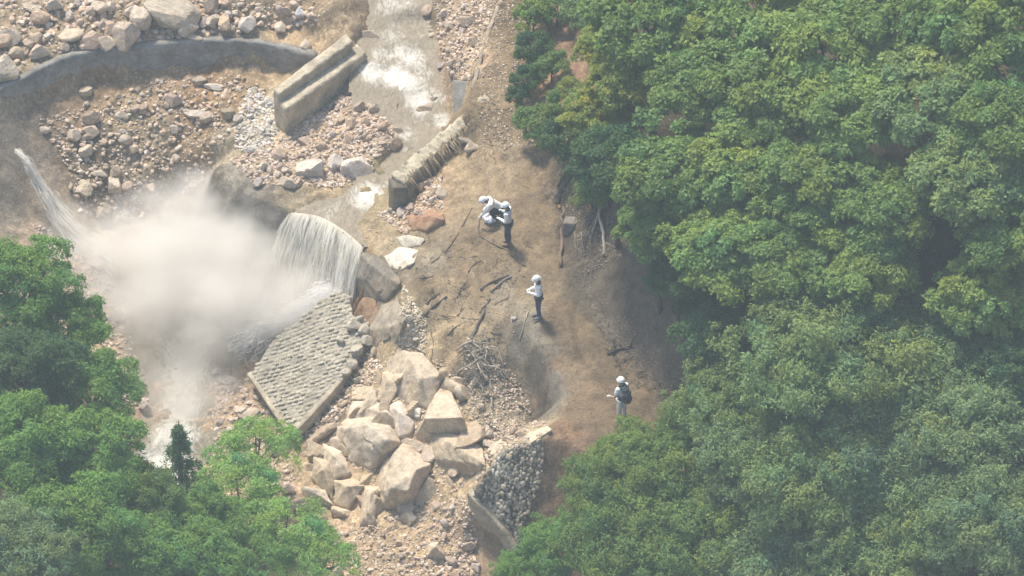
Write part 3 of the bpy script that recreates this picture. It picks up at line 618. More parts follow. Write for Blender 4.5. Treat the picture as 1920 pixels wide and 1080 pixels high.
# plate at the stream edge, curb, footing
bm = bmesh.new(); q = [U(849,150,.0), U(880,153,.1), U(877,222,-.75), U(851,240,-1.2)]
nn = (q[1]-q[0]).cross(q[3]-q[0]).normalized(); nn = nn if nn.y < 0 else -nn
a = [bm.verts.new(p) for p in q]; b = [bm.verts.new(p-nn*.22) for p in q]; bm.faces.new(a); bm.faces.new(b[::-1])
for i in range(4): bm.faces.new((a[i], b[i], b[(i+1) % 4], a[(i+1) % 4]))
o = rough_solid('concrete_plate', bm, stone_mat('grey_plate', (.27,.26,.24), .8, 1.2), .02, .15, .02); tag(o, 'small upright grey concrete plate lining the right edge of the stream', 'concrete plate')
def beam(name, px_pts, wdt, up, dn, mat, label, cat, amp=.02, zs=None):
    P = smooth_poly([hit(*p)[0] if zs is None else U(p[0], p[1], zs[i]) for i, p in enumerate(px_pts)], 5); bm = bmesh.new(); rows = []
    for i, p in enumerate(P):
        t = (P[min(i+1, len(P)-1)]-P[max(i-1, 0)]); t.z = 0; t.normalize(); nrm = Vector((t.y, -t.x, 0))*wdt/2
        rows.append([bm.verts.new(p+nrm+Vector((0, 0, up))), bm.verts.new(p-nrm+Vector((0, 0, up))), bm.verts.new(p-nrm-Vector((0, 0, dn))), bm.verts.new(p+nrm-Vector((0, 0, dn)))])
    for a, b in zip(rows, rows[1:]):
        for k in range(4): bm.faces.new((a[k], a[(k+1) % 4], b[(k+1) % 4], b[k]))
    bm.faces.new(rows[0]); bm.faces.new(rows[-1][::-1])
    o = rough_solid(name, bm, mat, amp, .15, .015); tag(o, label, cat); return o
beam('road_curb', [(944,-10),(925,35),(906,88),(896,130),(886,165)], .12, .015, .3, stone_mat('dirty_concrete', (.33,.275,.20), .6, 1.3), 'narrow pale concrete curb along the upper edge of the muddy road', 'curb')
beam('concrete_footing', [(883,932),(898,952),(925,978),(948,1006),(967,1040)], .26, .30, .5, stone_mat('warm_concrete', (.42,.36,.25), .7, 1.2), 'slanting concrete footing at the foot of the dry stone wall', 'footing', .035)

# dry stone wall
bm = None; rv, rf, rc, off = [], [], [], 0
WP = [(897,893),(935,850),(1008,826),(1022,850),(1010,910),(985,975),(968,1028),(925,972),(888,930)]
pts = []
for x, y in sample(WP, 4200):
    if all((x-a)**2+((y-b))**2 > 5.8**2 for a, b in pts): pts.append((x, y))
for x, y in pts:
    p, n_ = hit(x, y); s_ = random.uniform(.06, .125)
    v, f = random.choice(SMb); fade = max(0, min(1, (x-940)/70))
    M_ = np.array(n_.to_track_quat('Z', 'Y').to_matrix())
    v = (v*np.array([.85, 1.1, .6])*s_*(1-.15*fade))@rotm(random.uniform(-.5, .5), random.uniform(-.3, .3), 0).T@M_.T
    v = v+np.array([p.x, p.y, p.z+.02])+np.array(n_)*(.05-.07*fade)
    c_ = random.choice([(.42,.36,.27), (.32,.28,.215), (.47,.41,.31), (.54,.48,.38), (.22,.19,.15)]); c_ = tuple(np.array(c_)*(1-fade*.4)+np.array((.24,.18,.13))*fade*.4)
    rv.append(v); rf.append(f+off); off += len(v); rc.append(np.tile(np.array(jit(c_, .12)[:3]), (len(v), 1)))
o = link('stone_wall', mesh_np('stone_wall', np.vstack(rv), np.vstack(rf), {'Col': np.vstack(rc)}), M_stonewall)
tag(o, 'sloping dry stone retaining wall of small grey cobbles below the road corner', 'wall')

# ------------------------------------------------------------------ fallen masonry revetment
ZT = (548, 812, -4.7); ZL = (470, 702, -4.3); ZP = (636, 548, -2.9)
pT, pL, pP = U(*ZT), U(*ZL), U(*ZP); nS = (pP-pT).cross(pL-pT).normalized()
if nS.z < 0: nS = -nS
def onslab(px, py, up=0):
    d = ray(px, py); t = (pT-CAM).dot(nS)/d.dot(nS); return CAM+d*t+nS*up
SO = [(470,704),(510,640),(560,600),(600,562),(636,548),(655,552),(660,590),(690,606),(694,628),(668,672),(640,716),(612,750),(580,784),(549,812)]
rv_ = empty('masonry_slab', pT); tag(rv_, 'fallen slab of cobbled masonry revetment leaning at the foot of the waterfall', 'masonry slab')
bm = bmesh.new(); a = [bm.verts.new(onslab(*p)) for p in SO]; b = [bm.verts.new(onslab(*p)-nS*.45) for p in SO]; bm.faces.new(a); bm.faces.new(b[::-1])
for i in range(len(SO)): bm.faces.new((a[i], b[i], b[(i+1) % len(SO)], a[(i+1) % len(SO)]))
into(rough_solid('mortar_bed', bm, stone_mat('mortar', (.34,.31,.25), .75, 1.2), .02, .25, .02), rv_)
e1 = (onslab(700, 640)-onslab(600, 672)).normalized(); e2 = nS.cross(e1).normalized()
o0 = onslab(580, 690); bm = bmesh.new()
for r_ in range(-34, 35):
    for c_ in range(-28, 29):
        q = o0+e1*((c_+.5*(r_ % 2))*.215+random.uniform(-.015, .015)+.06*math.sin(r_*.6))+e2*(r_*.148+random.uniform(-.012, .012)+.05*math.sin(c_*.5))
        v = q-CAM; t = FPX/(v.y*cp-v.z*sp); X_ = 960+v.x*t; Y_ = 540-(v.y*sp+v.z*cp)*t
        if not inpoly(X_, Y_, SO): continue
        if inpoly(X_, Y_, [(640,600),(700,590),(700,700),(650,700),(655,640)]) and random.random() < .5: continue
        if random.random() < .035: continue
        hw, hh, up = .096*random.uniform(.8, 1.06), .062*random.uniform(.8, 1.06), random.uniform(.005, .065)
        tilt = nS*random.uniform(-.02, .03)
        lo = [q+e1*sx*hw+e2*sy*hh-nS*.03 for sx, sy in ((-1,-1),(1,-1),(1,1),(-1,1))]
        mi = [q+e1*sx*hw+e2*sy*hh+nS*up*.55+tilt*sy for sx, sy in ((-1,-1),(1,-1),(1,1),(-1,1))]
        hi = [q+e1*sx*hw*.6+e2*sy*hh*.55+nS*up+tilt*sy for sx, sy in ((-1,-1),(1,-1),(1,1),(-1,1))]
        Vv = [[bm.verts.new(p) for p in l] for l in (lo, mi, hi)]
        for A, B in zip(Vv, Vv[1:]):
            for k in range(4): bm.faces.new((A[k], A[(k+1) % 4], B[(k+1) % 4], B[k]))
        bm.faces.new(Vv[2])
bmesh.ops.recalc_face_normals(bm, faces=bm.faces)
into(link('cobble_facing', bm_mesh('cobble_facing', bm, True), M_masonry), rv_)
def slabstrip(name, pp, wd, hgt):
    bm = bmesh.new(); P = [onslab(*p) for p in pp]; rows = []
    for i, p in enumerate(P):
        t = (P[min(i+1, len(P)-1)]-P[max(i-1, 0)]).normalized(); s_ = nS.cross(t).normalized()*wd/2
        rows.append([bm.verts.new(p+s_+nS*hgt), bm.verts.new(p-s_+nS*hgt), bm.verts.new(p-s_-nS*.3), bm.verts.new(p+s_-nS*.3)])
    for a, b in zip(rows, rows[1:]):
        for k in range(4): bm.faces.new((a[k], a[(k+1) % 4], b[(k+1) % 4], b[k]))
    bm.faces.new(rows[0]); bm.faces.new(rows[-1][::-1])
    into(rough_solid(name, bm, M_conc, .012, .2, .01), rv_)
slabstrip('coping', [(468,702),(490,734),(515,772),(545,813)], .15, .12)
slabstrip('coping', [(551,813),(580,783),(610,750),(638,718)], .16, .13)
bm = bmesh.new()
for k in range(9):
    q = onslab(508+k*4.6, 735+k*8.4, .06); prism(bm, [q+e1*.02+e2*.09, q+e1*.2+e2*.02, q+e1*.2-e2*.05, q+e1*.02-e2*.02], .12)
bmesh.ops.recalc_face_normals(bm, faces=bm.faces); into(link('toothing', bm_mesh('toothing', bm), M_masonry), rv_)
# ragged broken chunks along the upper right edge
for k, (x, y, s_) in enumerate([(664,612,30),(684,622,30),(690,640,24),(672,660,26),(662,685,24),(650,700,20),(640,640,18),(676,600,18)]):
    q = onslab(x, y, .08); r_ = link('broken_masonry', PROT[k]); r_.scale = (s_/116, s_/116, s_/150); r_.color = (*(.50,.45,.36), 1); r_.location = q
    r_.parent = rv_; r_.location = q-rv_.location

# ------------------------------------------------------------------ water
M_water, nt, bs, out = newmat('turbid_water')
tc = N(nt, 'ShaderNodeTexCoord').outputs['Object']
fo = N(nt, 'ShaderNodeAttribute', attribute_name='foam').outputs['Fac']
mpw = N(nt, 'ShaderNodeMapping'); mpw.inputs['Scale'].default_value = (1.5, .8, 1); nt.links.new(tc, mpw.inputs[0])
n1 = noise_node(nt, 2.2, 9, .74, vec=mpw.outputs[0]); n1.inputs['Distortion'].default_value = 2.2
n2 = noise_node(nt, 5, 7, .7, vec=mpw.outputs[0]); n2.inputs['Distortion'].default_value = .8
ad = N(nt, 'ShaderNodeMath', operation='ADD'); nt.links.new(fo, ad.inputs[0])
sb = N(nt, 'ShaderNodeMath', operation='MULTIPLY_ADD'); nt.links.new(n1.outputs[0], sb.inputs[0]); sb.inputs[1].default_value = 1.5; sb.inputs[2].default_value = -.95
nt.links.new(sb.outputs[0], ad.inputs[1])
fm = ramp(nt, ad.outputs[0], [(.22, g(0)), (.60, g(1))])
base = ramp(nt, n2.outputs[0], [(.3, (.23,.185,.125)), (.7, (.38,.32,.23))])
nt.links.new(mixc(nt, fm, base, (.74,.71,.63)), bs.inputs['Base Color'])
bs.inputs['Roughness'].default_value = .32
p = bump(nt, bs, n1.outputs[0], .6, .2); bump(nt, bs, n2.outputs[0], .6, .08, p)
def water_sheet(name, cpts, foampts, x0, x1, y0, y1, keep, amp, label, step=.1):
    C = [(*U(a, b, dz_(z))[:], ) for a, b, z in cpts]; C = np.array(C)
    X, Y = np.meshgrid(np.arange(x0, x1, step), np.arange(y0, y1, step), indexing='ij')
    w_ = np.zeros(X.shape); z_ = np.zeros(X.shape)
    for c_ in C:
        q = 1/((X-c_[0])**2+(Y-c_[1])**2+.15)**2; w_ += q; z_ += q*c_[2]
    z_ /= w_
    P = np.stack([X, Y, X*0], -1); fo = np.zeros(X.shape)
    for a, b, r_, s_ in foampts:
        q = U(a, b, float(C[np.argmin((C[:, 0]-(a-960)/58)**2+((540-b-44*C[:, 2])/37-C[:, 1])**2), 2]))
        fo = np.maximum(fo, s_*np.exp(-(((X-q.x)**2+(Y-q.y)**2)/r_**2)))
    z_ = z_+amp*(.3+fo)*(fbm(P*1.5, 3, 61)+.5*fbm(P*5, 3, 62))
    v = np.stack([X, Y, z_], -1).reshape(-1, 3)
    t = FPX/((v[:, 1]-CAM.y)*cp-(v[:, 2]-CAM.z)*sp); PXs = 960+v[:, 0]*t; PYs = 540-((v[:, 1]-CAM.y)*sp+(v[:, 2]-CAM.z)*cp)*t
    ok = np.array([inpoly(a, b, keep) for a, b in zip(PXs, PYs)])
    n1_, n2_ = X.shape; I = np.arange(n1_*n2_).reshape(n1_, n2_)
    F = np.stack([I[:-1, :-1], I[1:, :-1], I[1:, 1:], I[:-1, 1:]], -1).reshape(-1, 4); F = F[ok[F].all(1)]
    used = np.unique(F); mp = -np.ones(len(v), int); mp[used] = np.arange(len(used))
    o = link(name, mesh_np(name, v[used], mp[F], {'foam': fo.ravel()[used]}, True), M_water); tag(o, label, 'water', kind='structure'); return o
water_sheet('stream', [(750,-60,-.28),(757,0,-.40),(765,60,-.72),(770,110,-.89),(772,150,-1.02),(782,200,-1.23),(778,245,-1.38),(745,300,-1.60),(705,345,-1.78),(660,380,-1.85),(615,402,-1.93),(575,400,-1.95),(640,425,-1.93),(680,465,-1.93)],
 [(735,75,.8,.55),(770,110,.9,.7),(760,250,.7,.6),(815,180,.7,.6),(730,20,.8,.6),(720,105,0.68,0.62),(755,100,0.75,0.67),(700,140,0.75,0.84),(740,145,0.68,1.00),(770,165,0.75,0.84),(785,190,0.75,0.78),(790,215,0.60,0.67),(760,20,0.75,0.56),(740,50,0.45,0.45),(790,60,0.60,0.45),(830,230,0.52,0.78),(690,365,0.90,0.84),(730,345,0.45,0.56),(620,395,1.05,0.45),(650,410,0.75,0.34),(700,20,0.45,0.45),(800,140,0.52,0.56),(760,280,0.45,0.39)],
 -8.5, -1.5, 1, 19, [(655,-60),(850,-60),(880,230),(800,300),(745,362),(735,400),(690,470),(640,438),(600,412),(575,406),(548,398),(580,378),(640,365),(668,330),(700,270),(655,200),(650,100)], .13, 'turbid mountain stream')
water_sheet('pool', [(350,470,-6.0),(300,530,-6.0),(330,620,-6.05),(430,640,-6.05),(520,630,-6.0),(600,620,-6.0),(360,720,-6.3),(345,800,-6.6),(300,880,-7.0),(200,980,-7.6),(430,740,-6.15),(430,800,-6.4)],
 [(345,660,1.1,.9),(350,700,1.0,.95),(338,760,1.0,.95),(330,820,1.0,1.0),(300,880,1.2,1.2),(420,720,.8,.7),(560,570,1.35,0.72),(510,610,1.20,0.65),(590,560,0.90,0.72),(470,640,0.90,0.43),(340,720,1.0,.8),(330,800,1.20,0.58),(300,870,1.20,0.72),(380,690,0.75,0.36),(440,745,1.20,0.58),(230,500,0.75,0.65),(280,900,0.90,0.72),(400,770,0.90,0.40)],
 -16, -4.5, -9, 11, [(180,430),(420,430),(520,540),(640,560),(660,640),(540,640),(470,690),(460,780),(400,850),(380,1000),(100,1000),(200,850),(250,750),(190,600)], .2, 'turbid pool and outflow', .12)

# falling water
M_fall, nt, bs, out = newmat('falling_water')
uv = N(nt, 'ShaderNodeUVMap').outputs[0]
mp = N(nt, 'ShaderNodeMapping'); mp.inputs['Scale'].default_value = (30, 1.5, 1); nt.links.new(uv, mp.inputs[0])
n1 = noise_node(nt, 1.0, 8, .75, vec=mp.outputs[0]); n1.inputs['Distortion'].default_value = .35
mp2 = N(nt, 'ShaderNodeMapping'); mp2.inputs['Scale'].default_value = (9, .8, 1); nt.links.new(uv, mp2.inputs[0])
n2 = noise_node(nt, 1.0, 4, .6, vec=mp2.outputs[0])
c = ramp(nt, n1.outputs[0], [(.32, (.30,.27,.20)), (.45, (.56,.52,.43)), (.66, (.80,.77,.69))])
c = mixc(nt, ramp(nt, n2.outputs[0], [(.35, g(.0)), (.7, g(.6))]), c, (.80,.78,.70))
sx = N(nt, 'ShaderNodeSeparateXYZ'); nt.links.new(uv, sx.inputs[0])
c = mixc(nt, ramp(nt, sx.outputs[1], [(.45, g(0)), (.85, g(1))]), c, (.90,.89,.87))
c = mixc(nt, ramp(nt, sx.outputs[1], [(.0, g(.85)), (.22, g(0))]), c, (.42,.37,.27))
nt.links.new(c, bs.inputs['Base Color']); bs.inputs['Roughness'].default_value = .45
al = N(nt, 'ShaderNodeMath', operation='MULTIPLY_ADD'); nt.links.new(n1.outputs[0], al.inputs[0]); al.inputs[1].default_value = 5.6
edge = ramp(nt, sx.outputs[0], [(.0, g(0)), (.06, g(1)), (.9, g(1)), (1.0, g(0))])
ea = N(nt, 'ShaderNodeMath', operation='MULTIPLY_ADD'); nt.links.new(edge, ea.inputs[0]); ea.inputs[1].default_value = 2.6; ea.inputs[2].default_value = -3.4
nt.links.new(ea.outputs[0], al.inputs[2]); al.use_clamp = True; nt.links.new(al.outputs[0], bs.inputs['Alpha'])
bump(nt, bs, n1.outputs[0], .5, .08)
def fall(name, lips, outs, zb, label, seed, nu=90, nv=50, jump=.5, parent_lift=0):
    LP = smooth_poly([U(*p) for p in lips], nu//max(1, len(lips)-1)); n = len(LP); Vv, UVs = [], []
    NZ = .13*fbm(np.stack(np.meshgrid(np.linspace(0, 14, n), np.linspace(0, 1.6, nv), [seed*7.0], indexing='ij'), -1)[:, :, 0], 4, seed)
    for i, p in enumerate(LP):
        u = i/(n-1); k = u*(len(outs)-1); a = int(min(k, len(outs)-2)); f = k-a
        d = Vector(outs[a]).lerp(Vector(outs[a+1]), f); z1 = zb[a]*(1-f)+zb[a+1]*f
        for j in range(nv):
            v = j/(nv-1); wv = .06*math.sin(u*40+seed)+.05*math.sin(u*97+v*2)
            q = p+d*(v*(1+wv)); q.z = p.z+.04+(z1-p.z)*(v**1.7)*(1)
            q += Vector((d.x, d.y, .5)).normalized()*float(NZ[i, j])*min(1, v*3)
            Vv.append(q); UVs.append((u, v))
    F = np.array([[i*nv+j, (i+1)*nv+j, (i+1)*nv+j+1, i*nv+j+1] for i in range(n-1) for j in range(nv-1)])
    me = mesh_np(name, np.array([tuple(v) for v in Vv]), F, None, True); ul = me.uv_layers.new(name='UVMap')
    uvv = np.array(UVs, np.float32)[np.array([l.vertex_index for l in me.loops])]; ul.data.foreach_set('uv', uvv.ravel())
    o = link(name, me, M_fall); tag(o, label, 'waterfall'); return o
fall('waterfall', [(545,400,-1.95),(570,402,-1.93),(605,410,-1.92),(645,434,-1.92),(686,469,-1.95)], [(-.9,-1.0,0),(-.75,-1.5,0),(-.7,-1.6,0),(-.55,-1.25,0),(-.5,-.95,0)], [-5.1,-5.1,-5.1,-4.9,-4.6], 'broad milky waterfall pouring over the rounded lip into the mist', 1)
fall('waterfall', [(545,402,-1.98),(575,404,-1.98),(615,416,-1.98),(650,438,-1.98),(684,470,-2.0)], [(-.6,-.8,0),(-.5,-1.1,0),(-.5,-1.3,0),(-.4,-1.0,0),(-.3,-.7,0)], [-5.1,-5.1,-5.1,-4.9,-4.6], 'inner veil of the broad waterfall, just behind its front sheet', 5)
# thin strands of falling water and spray, each a tapering thread along the way the water takes
M_spray, nt, bs, out = newmat('white_spray'); bs.inputs['Base Color'].default_value = (.86,.82,.73,1); bs.inputs['Roughness'].default_value = .6; bs.inputs['Alpha'].default_value = .32
def strands(bm, path, n, r0, r1, l0, l1, spread, seed, up_=1.0):
    rr_ = random.Random(seed)
    for _ in range(n):
        u = rr_.random()**up_; v0 = rr_.random()**.8*(1-l0); ln = rr_.uniform(l0, l1); v1 = min(1.0, v0+ln); m = 7; pts = []; ox, oy, oz = [rr_.gauss(0, 1) for _ in range(3)]; ph = rr_.uniform(0, 6)
        for k in range(m):
            v = v0+(v1-v0)*k/(m-1); s_ = spread(v); q = path(u, v); wob = .25*math.sin(ph+k*.9)
            pts.append(q+Vector((ox+wob, oy, oz-wob*.5))*s_)
        rad = rr_.uniform(r0, r1); tube(bm, pts, [rad*(.15+math.sin(math.pi*k/(m-1))) for k in range(m)], 4)
LPF = smooth_poly([U(*p) for p in [(545,400,-1.95),(570,402,-1.93),(605,410,-1.92),(645,434,-1.92),(686,469,-1.95)]], 12)
OUT = [Vector(v) for v in ((-.95,-1.05,0),(-.8,-1.55,0),(-.75,-1.7,0),(-.6,-1.35,0),(-.5,-1.0,0))]
def fallpath(u, v):
    k = u*(len(LPF)-1); a = int(min(k, len(LPF)-2)); p = LPF[a].lerp(LPF[a+1], k-a); k = u*4; a = int(min(k, 3)); d = OUT[a].lerp(OUT[a+1], k-a)
    q = p+d*v*1.04; q.z = p.z+.06+(-5.05-p.z)*v**1.7; return q
bm = bmesh.new(); strands(bm, fallpath, 1100, .006, .030, .12, .4, lambda v: .02+.13*v, 3)
me = bm_mesh('waterfall', bm, True); o = link('waterfall', me, M_spray); tag(o, 'loose white strands of water thrown off the front of the broad waterfall', 'waterfall')
JP = smooth_poly([U(*p) for p in [(30,280,-1.9),(50,305,-2.15),(72,342,-2.75),(98,388,-3.4),(128,430,-4.0),(165,465,-4.5),(210,503,-4.9)]], 10)
def jetpath(u, v):
    k = v*(len(JP)-1); a = int(min(k, len(JP)-2)); return JP[a].lerp(JP[a+1], k-a)
bm = bmesh.new(); strands(bm, jetpath, 1500, .008, .030, .05, .16, lambda v: .035+.20*v**1.2, 9)
o = link('water_jet', bm_mesh('water_jet', bm, True), M_spray); tag(o, 'thin white jet of water shooting down the left side of the bowl', 'waterfall')
def splash(u, v):
    a = U(650-150*u, 543+82*u, -3.9-.6*u); b = a+Vector((-.55, -.3, .3+.4*(1-u))); c_ = a+Vector((-1.15, -.6, -.55))
    return a.lerp(b, v).lerp(b.lerp(c_, v), v)
bm = bmesh.new(); strands(bm, splash, 2200, .008, .026, .08, .25, lambda v: .12+.14*v, 21, 2.6)
M_foam, nt, bs, out = newmat('foam'); bs.inputs['Base Color'].default_value = (.93,.92,.90,1); bs.inputs['Roughness'].default_value = .8; bs.inputs['Alpha'].default_value = .75
o = link('foam', bm_mesh('foam', bm, True), M_foam); tag(o, 'bright white foam where the waterfall lands', 'foam', kind='stuff')

# ------------------------------------------------------------------ logs, roots, branches
WC = {'dark': (.13,.105,.085), 'grey': (.26,.23,.19), 'pale': (.45,.40,.32), 'brown': (.20,.15,.11)}
def log(pp, r0, r1, label, col, name='log', cat='log', lift=.9, crook=.012, group=None, arms=0, wpts=None):
    P = [hit(*p[:2])[0]+Vector((0, 0, r0*lift+(p[2] if len(p) > 2 else 0))) for p in pp] if wpts is None else wpts
    P = smooth_poly(P, 5) if len(P) > 2 else [P[0].lerp(P[-1], k/8) for k in range(9)]
    P = [p+Vector((random.gauss(0, crook), random.gauss(0, crook), random.gauss(0, crook*.4))) for p in P]; n = len(P)
    bm = bmesh.new(); c0 = P[0].copy(); P = [p-c0 for p in P]
    tube(bm, P, [r0+(r1-r0)*i/(n-1)+random.uniform(-.1, .1)*r0 for i in range(n)], 8 if r0 > .03 else 5)
    for _ in range(arms):
        i = random.randrange(1, n-1); dv_ = Vector((random.uniform(-1, 1), random.uniform(-1, 1), random.uniform(.2, .8))).normalized()*random.uniform(.2, .5)
        tube(bm, [P[i], P[i]+dv_*.5+Vector((0, 0, .04)), P[i]+dv_], [r0*.5, r0*.3, r0*.12], 5)
    bmesh.ops.recalc_face_normals(bm, faces=bm.faces)
    o = link(name, bm_mesh(name, bm, True), M_wood); o.location = c0; o.color = (*WC[col], 1); tag(o, label, cat, group); return o
log([(900,545),(925,530),(955,518)], .05, .035, 'dark thin log, upper one of the pair on the mud below the standing pair', 'dark')
log([(922,548),(938,532),(957,520)], .05, .035, 'short grey log, lower one of the crossed pair on the mud', 'grey')
log([(795,592),(815,575),(838,557)], .045, .03, 'dark log lying alone on the left of the mud slope', 'dark')
log([(720,642),(735,630),(754,612)], .05, .035, 'pale broken log beside the smooth grey boulder', 'grey')
log([(876,652),(892,618),(906,588),(919,562)], .055, .025, 'long dark log slanting down to the branch heap', 'dark')
log([(800,595),(830,593),(870,597),(900,600)], .02, .01, 'thin dark stem lying level across the mud slope', 'dark', name='stem', cat='stem')
log([(858,560),(862,545),(878,525),(896,515)], .018, .008, 'forked twig on the upper mud slope', 'brown', name='twig', cat='twig', arms=2)
log([(806,615),(812,650),(808,680)], .02, .01, 'thin dark stem running down the tan slope', 'brown', name='stem', cat='stem')
log([(755,655),(775,655),(797,667)], .035, .03, 'dark stick along the top of the topmost big boulder', 'dark', name='stick', cat='stick', lift=2)
log([(906,400),(897,425),(905,445),(925,458),(950,470),(970,490),(985,500)], .028, .02, 'dark root curving over the mud from the kneeling person to the middle of the road', 'brown', name='root', cat='root', crook=.01)
log([(780,505),(815,490),(845,460),(865,425),(885,390)], .024, .014, 'long thin root along the left edge of the muddy road', 'brown', name='root', cat='root', crook=.01)
log([(975,640),(985,600),(990,585)], .02, .02, 'short pale root at the head of the grey eroded lip', 'pale', name='root', cat='root')
log([(1052,500),(1052,440),(1056,392)], .06, .05, 'upright weathered bare trunk with its foot at the edge of the bank', 'brown', crook=.035, arms=2)
log([(1046,385),(1052,360),(1080,320),(1110,285)], .09, .06, 'dark trunk fallen slantwise down the top of the bank', 'dark', arms=3)
log([(1046,352),(1066,322),(1090,292)], .06, .04, 'second dark trunk fallen beside the slanting one on the bank', 'dark', arms=3)
log([(1133,480),(1131,445,.15),(1124,415,.2),(1127,385,.1)], .045, .06, 'long crooked bleached root hanging down the dark bank', 'pale', name='root', cat='root', crook=.008)
log([(1107,448),(1116,425,.1),(1121,405,.1)], .03, .03, 'short bleached root left of the long crooked one', 'pale', name='root', cat='root', crook=.008)
log([(1136,455),(1148,463),(1158,468)], .02, .01, 'small root sprig right of the bleached root', 'grey', name='root', cat='root')
log([(1049,392),(1047,380),(1048,368)], .05, .02, 'splintered orange brown stump at the edge of the road', 'brown', name='stump', cat='stump').color = (.5, .3, .14, 1)
bm = bmesh.new(); q = hit(1067, 428)[0]; prism(bm, [q+Vector((-.2, -.12, .3)), q+Vector((.17, -.16, .3)), q+Vector((.22, .16, .38)), q+Vector((-.12, .2, .36))], .5)
o = rough_solid('concrete_lump', bm, stone_mat('lump', (.2, .18, .16)), .02, .12, .02); tag(o, 'square grey lump of concrete beside the upright trunk', 'concrete lump')
log([(1140,665),(1165,655),(1185,650)], .06, .03, 'dark rooty stump at the right edge of the road below the bank', 'dark', name='stump', cat='stump', arms=6)
rs_ = random.Random(5)
for k, (x, y) in enumerate([(800,520),(835,600),(870,545),(905,580),(850,620),(890,500),(930,625),(812,560),(775,610),(940,565),(865,585),(915,640)]):
    an = rs_.uniform(-.9, .3); ln = rs_.uniform(14, 34); log([(x-ln*math.cos(an)/2, y-ln*math.sin(an)/2), (x, y+rs_.uniform(-3, 3)), (x+ln*math.cos(an)/2, y+ln*math.sin(an)/2)], rs_.uniform(.018, .03), .01, 'short dark stick scattered on the mud slope', rs_.choice(['dark', 'brown']), name='stick', cat='stick', group='sticks on the mud slope', arms=1)
for k in range(16):
    x, y = rs_.uniform(1062, 1170), rs_.uniform(345, 440); log([(x, y, .05), (x+rs_.uniform(-8, 6), y+22, .08), (x+rs_.uniform(-14, 8), y+rs_.uniform(38, 60))], rs_.uniform(.016, .028), .008, 'thin root hanging down the dark eroded bank', rs_.choice(['grey', 'brown', 'grey']), name='root', cat='root', group='thin roots on the bank')
# bleached branches of the heap, one object each
HB = [((870,650),(905,668),(960,716)), ((880,640),(920,680),(935,712)), ((900,664),(925,668),(950,700)), ((876,655),(900,700),(925,735)), ((858,700),(890,690),(920,665)), ((880,740),(892,720),(915,700)), ((888,728),(905,705),(935,690)),
      ((920,660),(928,690),(940,730)), ((910,650),(912,680),(905,715)), ((895,690),(925,700),(955,712)), ((870,725),(885,705),(905,690)), ((902,720),(905,740),(899,752)), ((865,672),(885,680),(915,705)), ((925,740),(920,760),(921,772)), ((862,660),(885,655),(915,662)), ((930,675),(915,690),(890,705))]
for k, t3 in enumerate(HB):
    lf = random.uniform(.05, .4)
    log([(a+random.uniform(-4, 4), b+random.uniform(-4, 4), lf if i == 1 else lf*.3) for i, (a, b) in enumerate(t3)], random.uniform(.026, .045), .012, 'bleached branch tangled in the heap on the slope', random.choice(['pale', 'pale', 'grey']), name='branch', cat='branch', group='branches of the tangled heap', arms=3, crook=.02)
bm = bmesh.new()
for k in range(260):
    x, y = random.gauss(905, 28), random.gauss(700, 34); q = hit(x, y)[0]+Vector((0, 0, random.uniform(.02, .3)))
    d = Vector((random.uniform(-1, 1), random.uniform(-1, 1), random.uniform(-.3, .5))).normalized()*random.uniform(.1, .35); tube(bm, [q, q+d*.5+Vector((0, 0, .03)), q+d], [.01, .007, .003], 4)
for poly, n in (([(790,440),(1000,440),(980,600),(800,620)], 90), ([(1045,300),(1150,320),(1180,480),(1090,520)], 260), ([(1080,520),(1150,620),(1270,755),(1170,720)], 160), ([(870,180),(960,200),(960,300),(850,300)], 120), ([(560,850),(900,900),(900,1060),(620,1060)], 100)):
    for x, y in sample(poly, n):
        q = hit(x, y)[0]+Vector((0, 0, .02)); d = Vector((random.uniform(-1, 1), random.uniform(-1, 1), random.uniform(-.2, .3))).normalized()*random.uniform(.1, .35); tube(bm, [q, q+d*.5+Vector((0, 0, .02)), q+d], [.012, .008, .003], 4)
o = link('twigs', bm_mesh('twigs', bm, True), M_wood); o.color = (.2, .165, .13, 1); tag(o, 'fine twigs and rootlets littering the slope', 'twigs', kind='stuff')
#PART3
# ------------------------------------------------------------------ people
def flat_mat(name, col, rough=.8, var=.12):
    m, nt, bs, out = newmat(name); n = noise_node(nt, 9, 4, .6)
    nt.links.new(mixc(nt, 1.0, col, ramp(nt, n.outputs[0], [(.3, g(1-var)), (.7, g(1+var))]), 'MULTIPLY'), bs.inputs['Base Color'])
    bs.inputs['Roughness'].default_value = rough; bump(nt, bs, n.outputs[0], .3, .02); return m
M_skin = flat_mat('skin', (.42,.27,.19), .6); M_white = flat_mat('white_cloth', (.80,.80,.80)); M_helm = flat_mat('helmet_shell', (.82,.82,.80), .3, .03)
M_navy = flat_mat('navy_cloth', (.030,.042,.10)); M_black = flat_mat('black_cloth', (.018,.020,.026)); M_ltrous = flat_mat('light_cloth', (.82,.82,.79))
M_boot = flat_mat('boot_rubber', (.10,.09,.10), .6); M_hair = flat_mat('hair', (.02,.017,.015)); M_glove = flat_mat('white_glove', (.72,.72,.70)); M_lip = flat_mat('lips', (.35,.15,.12)); M_green = flat_mat('pack_cloth', (.05,.065,.07))
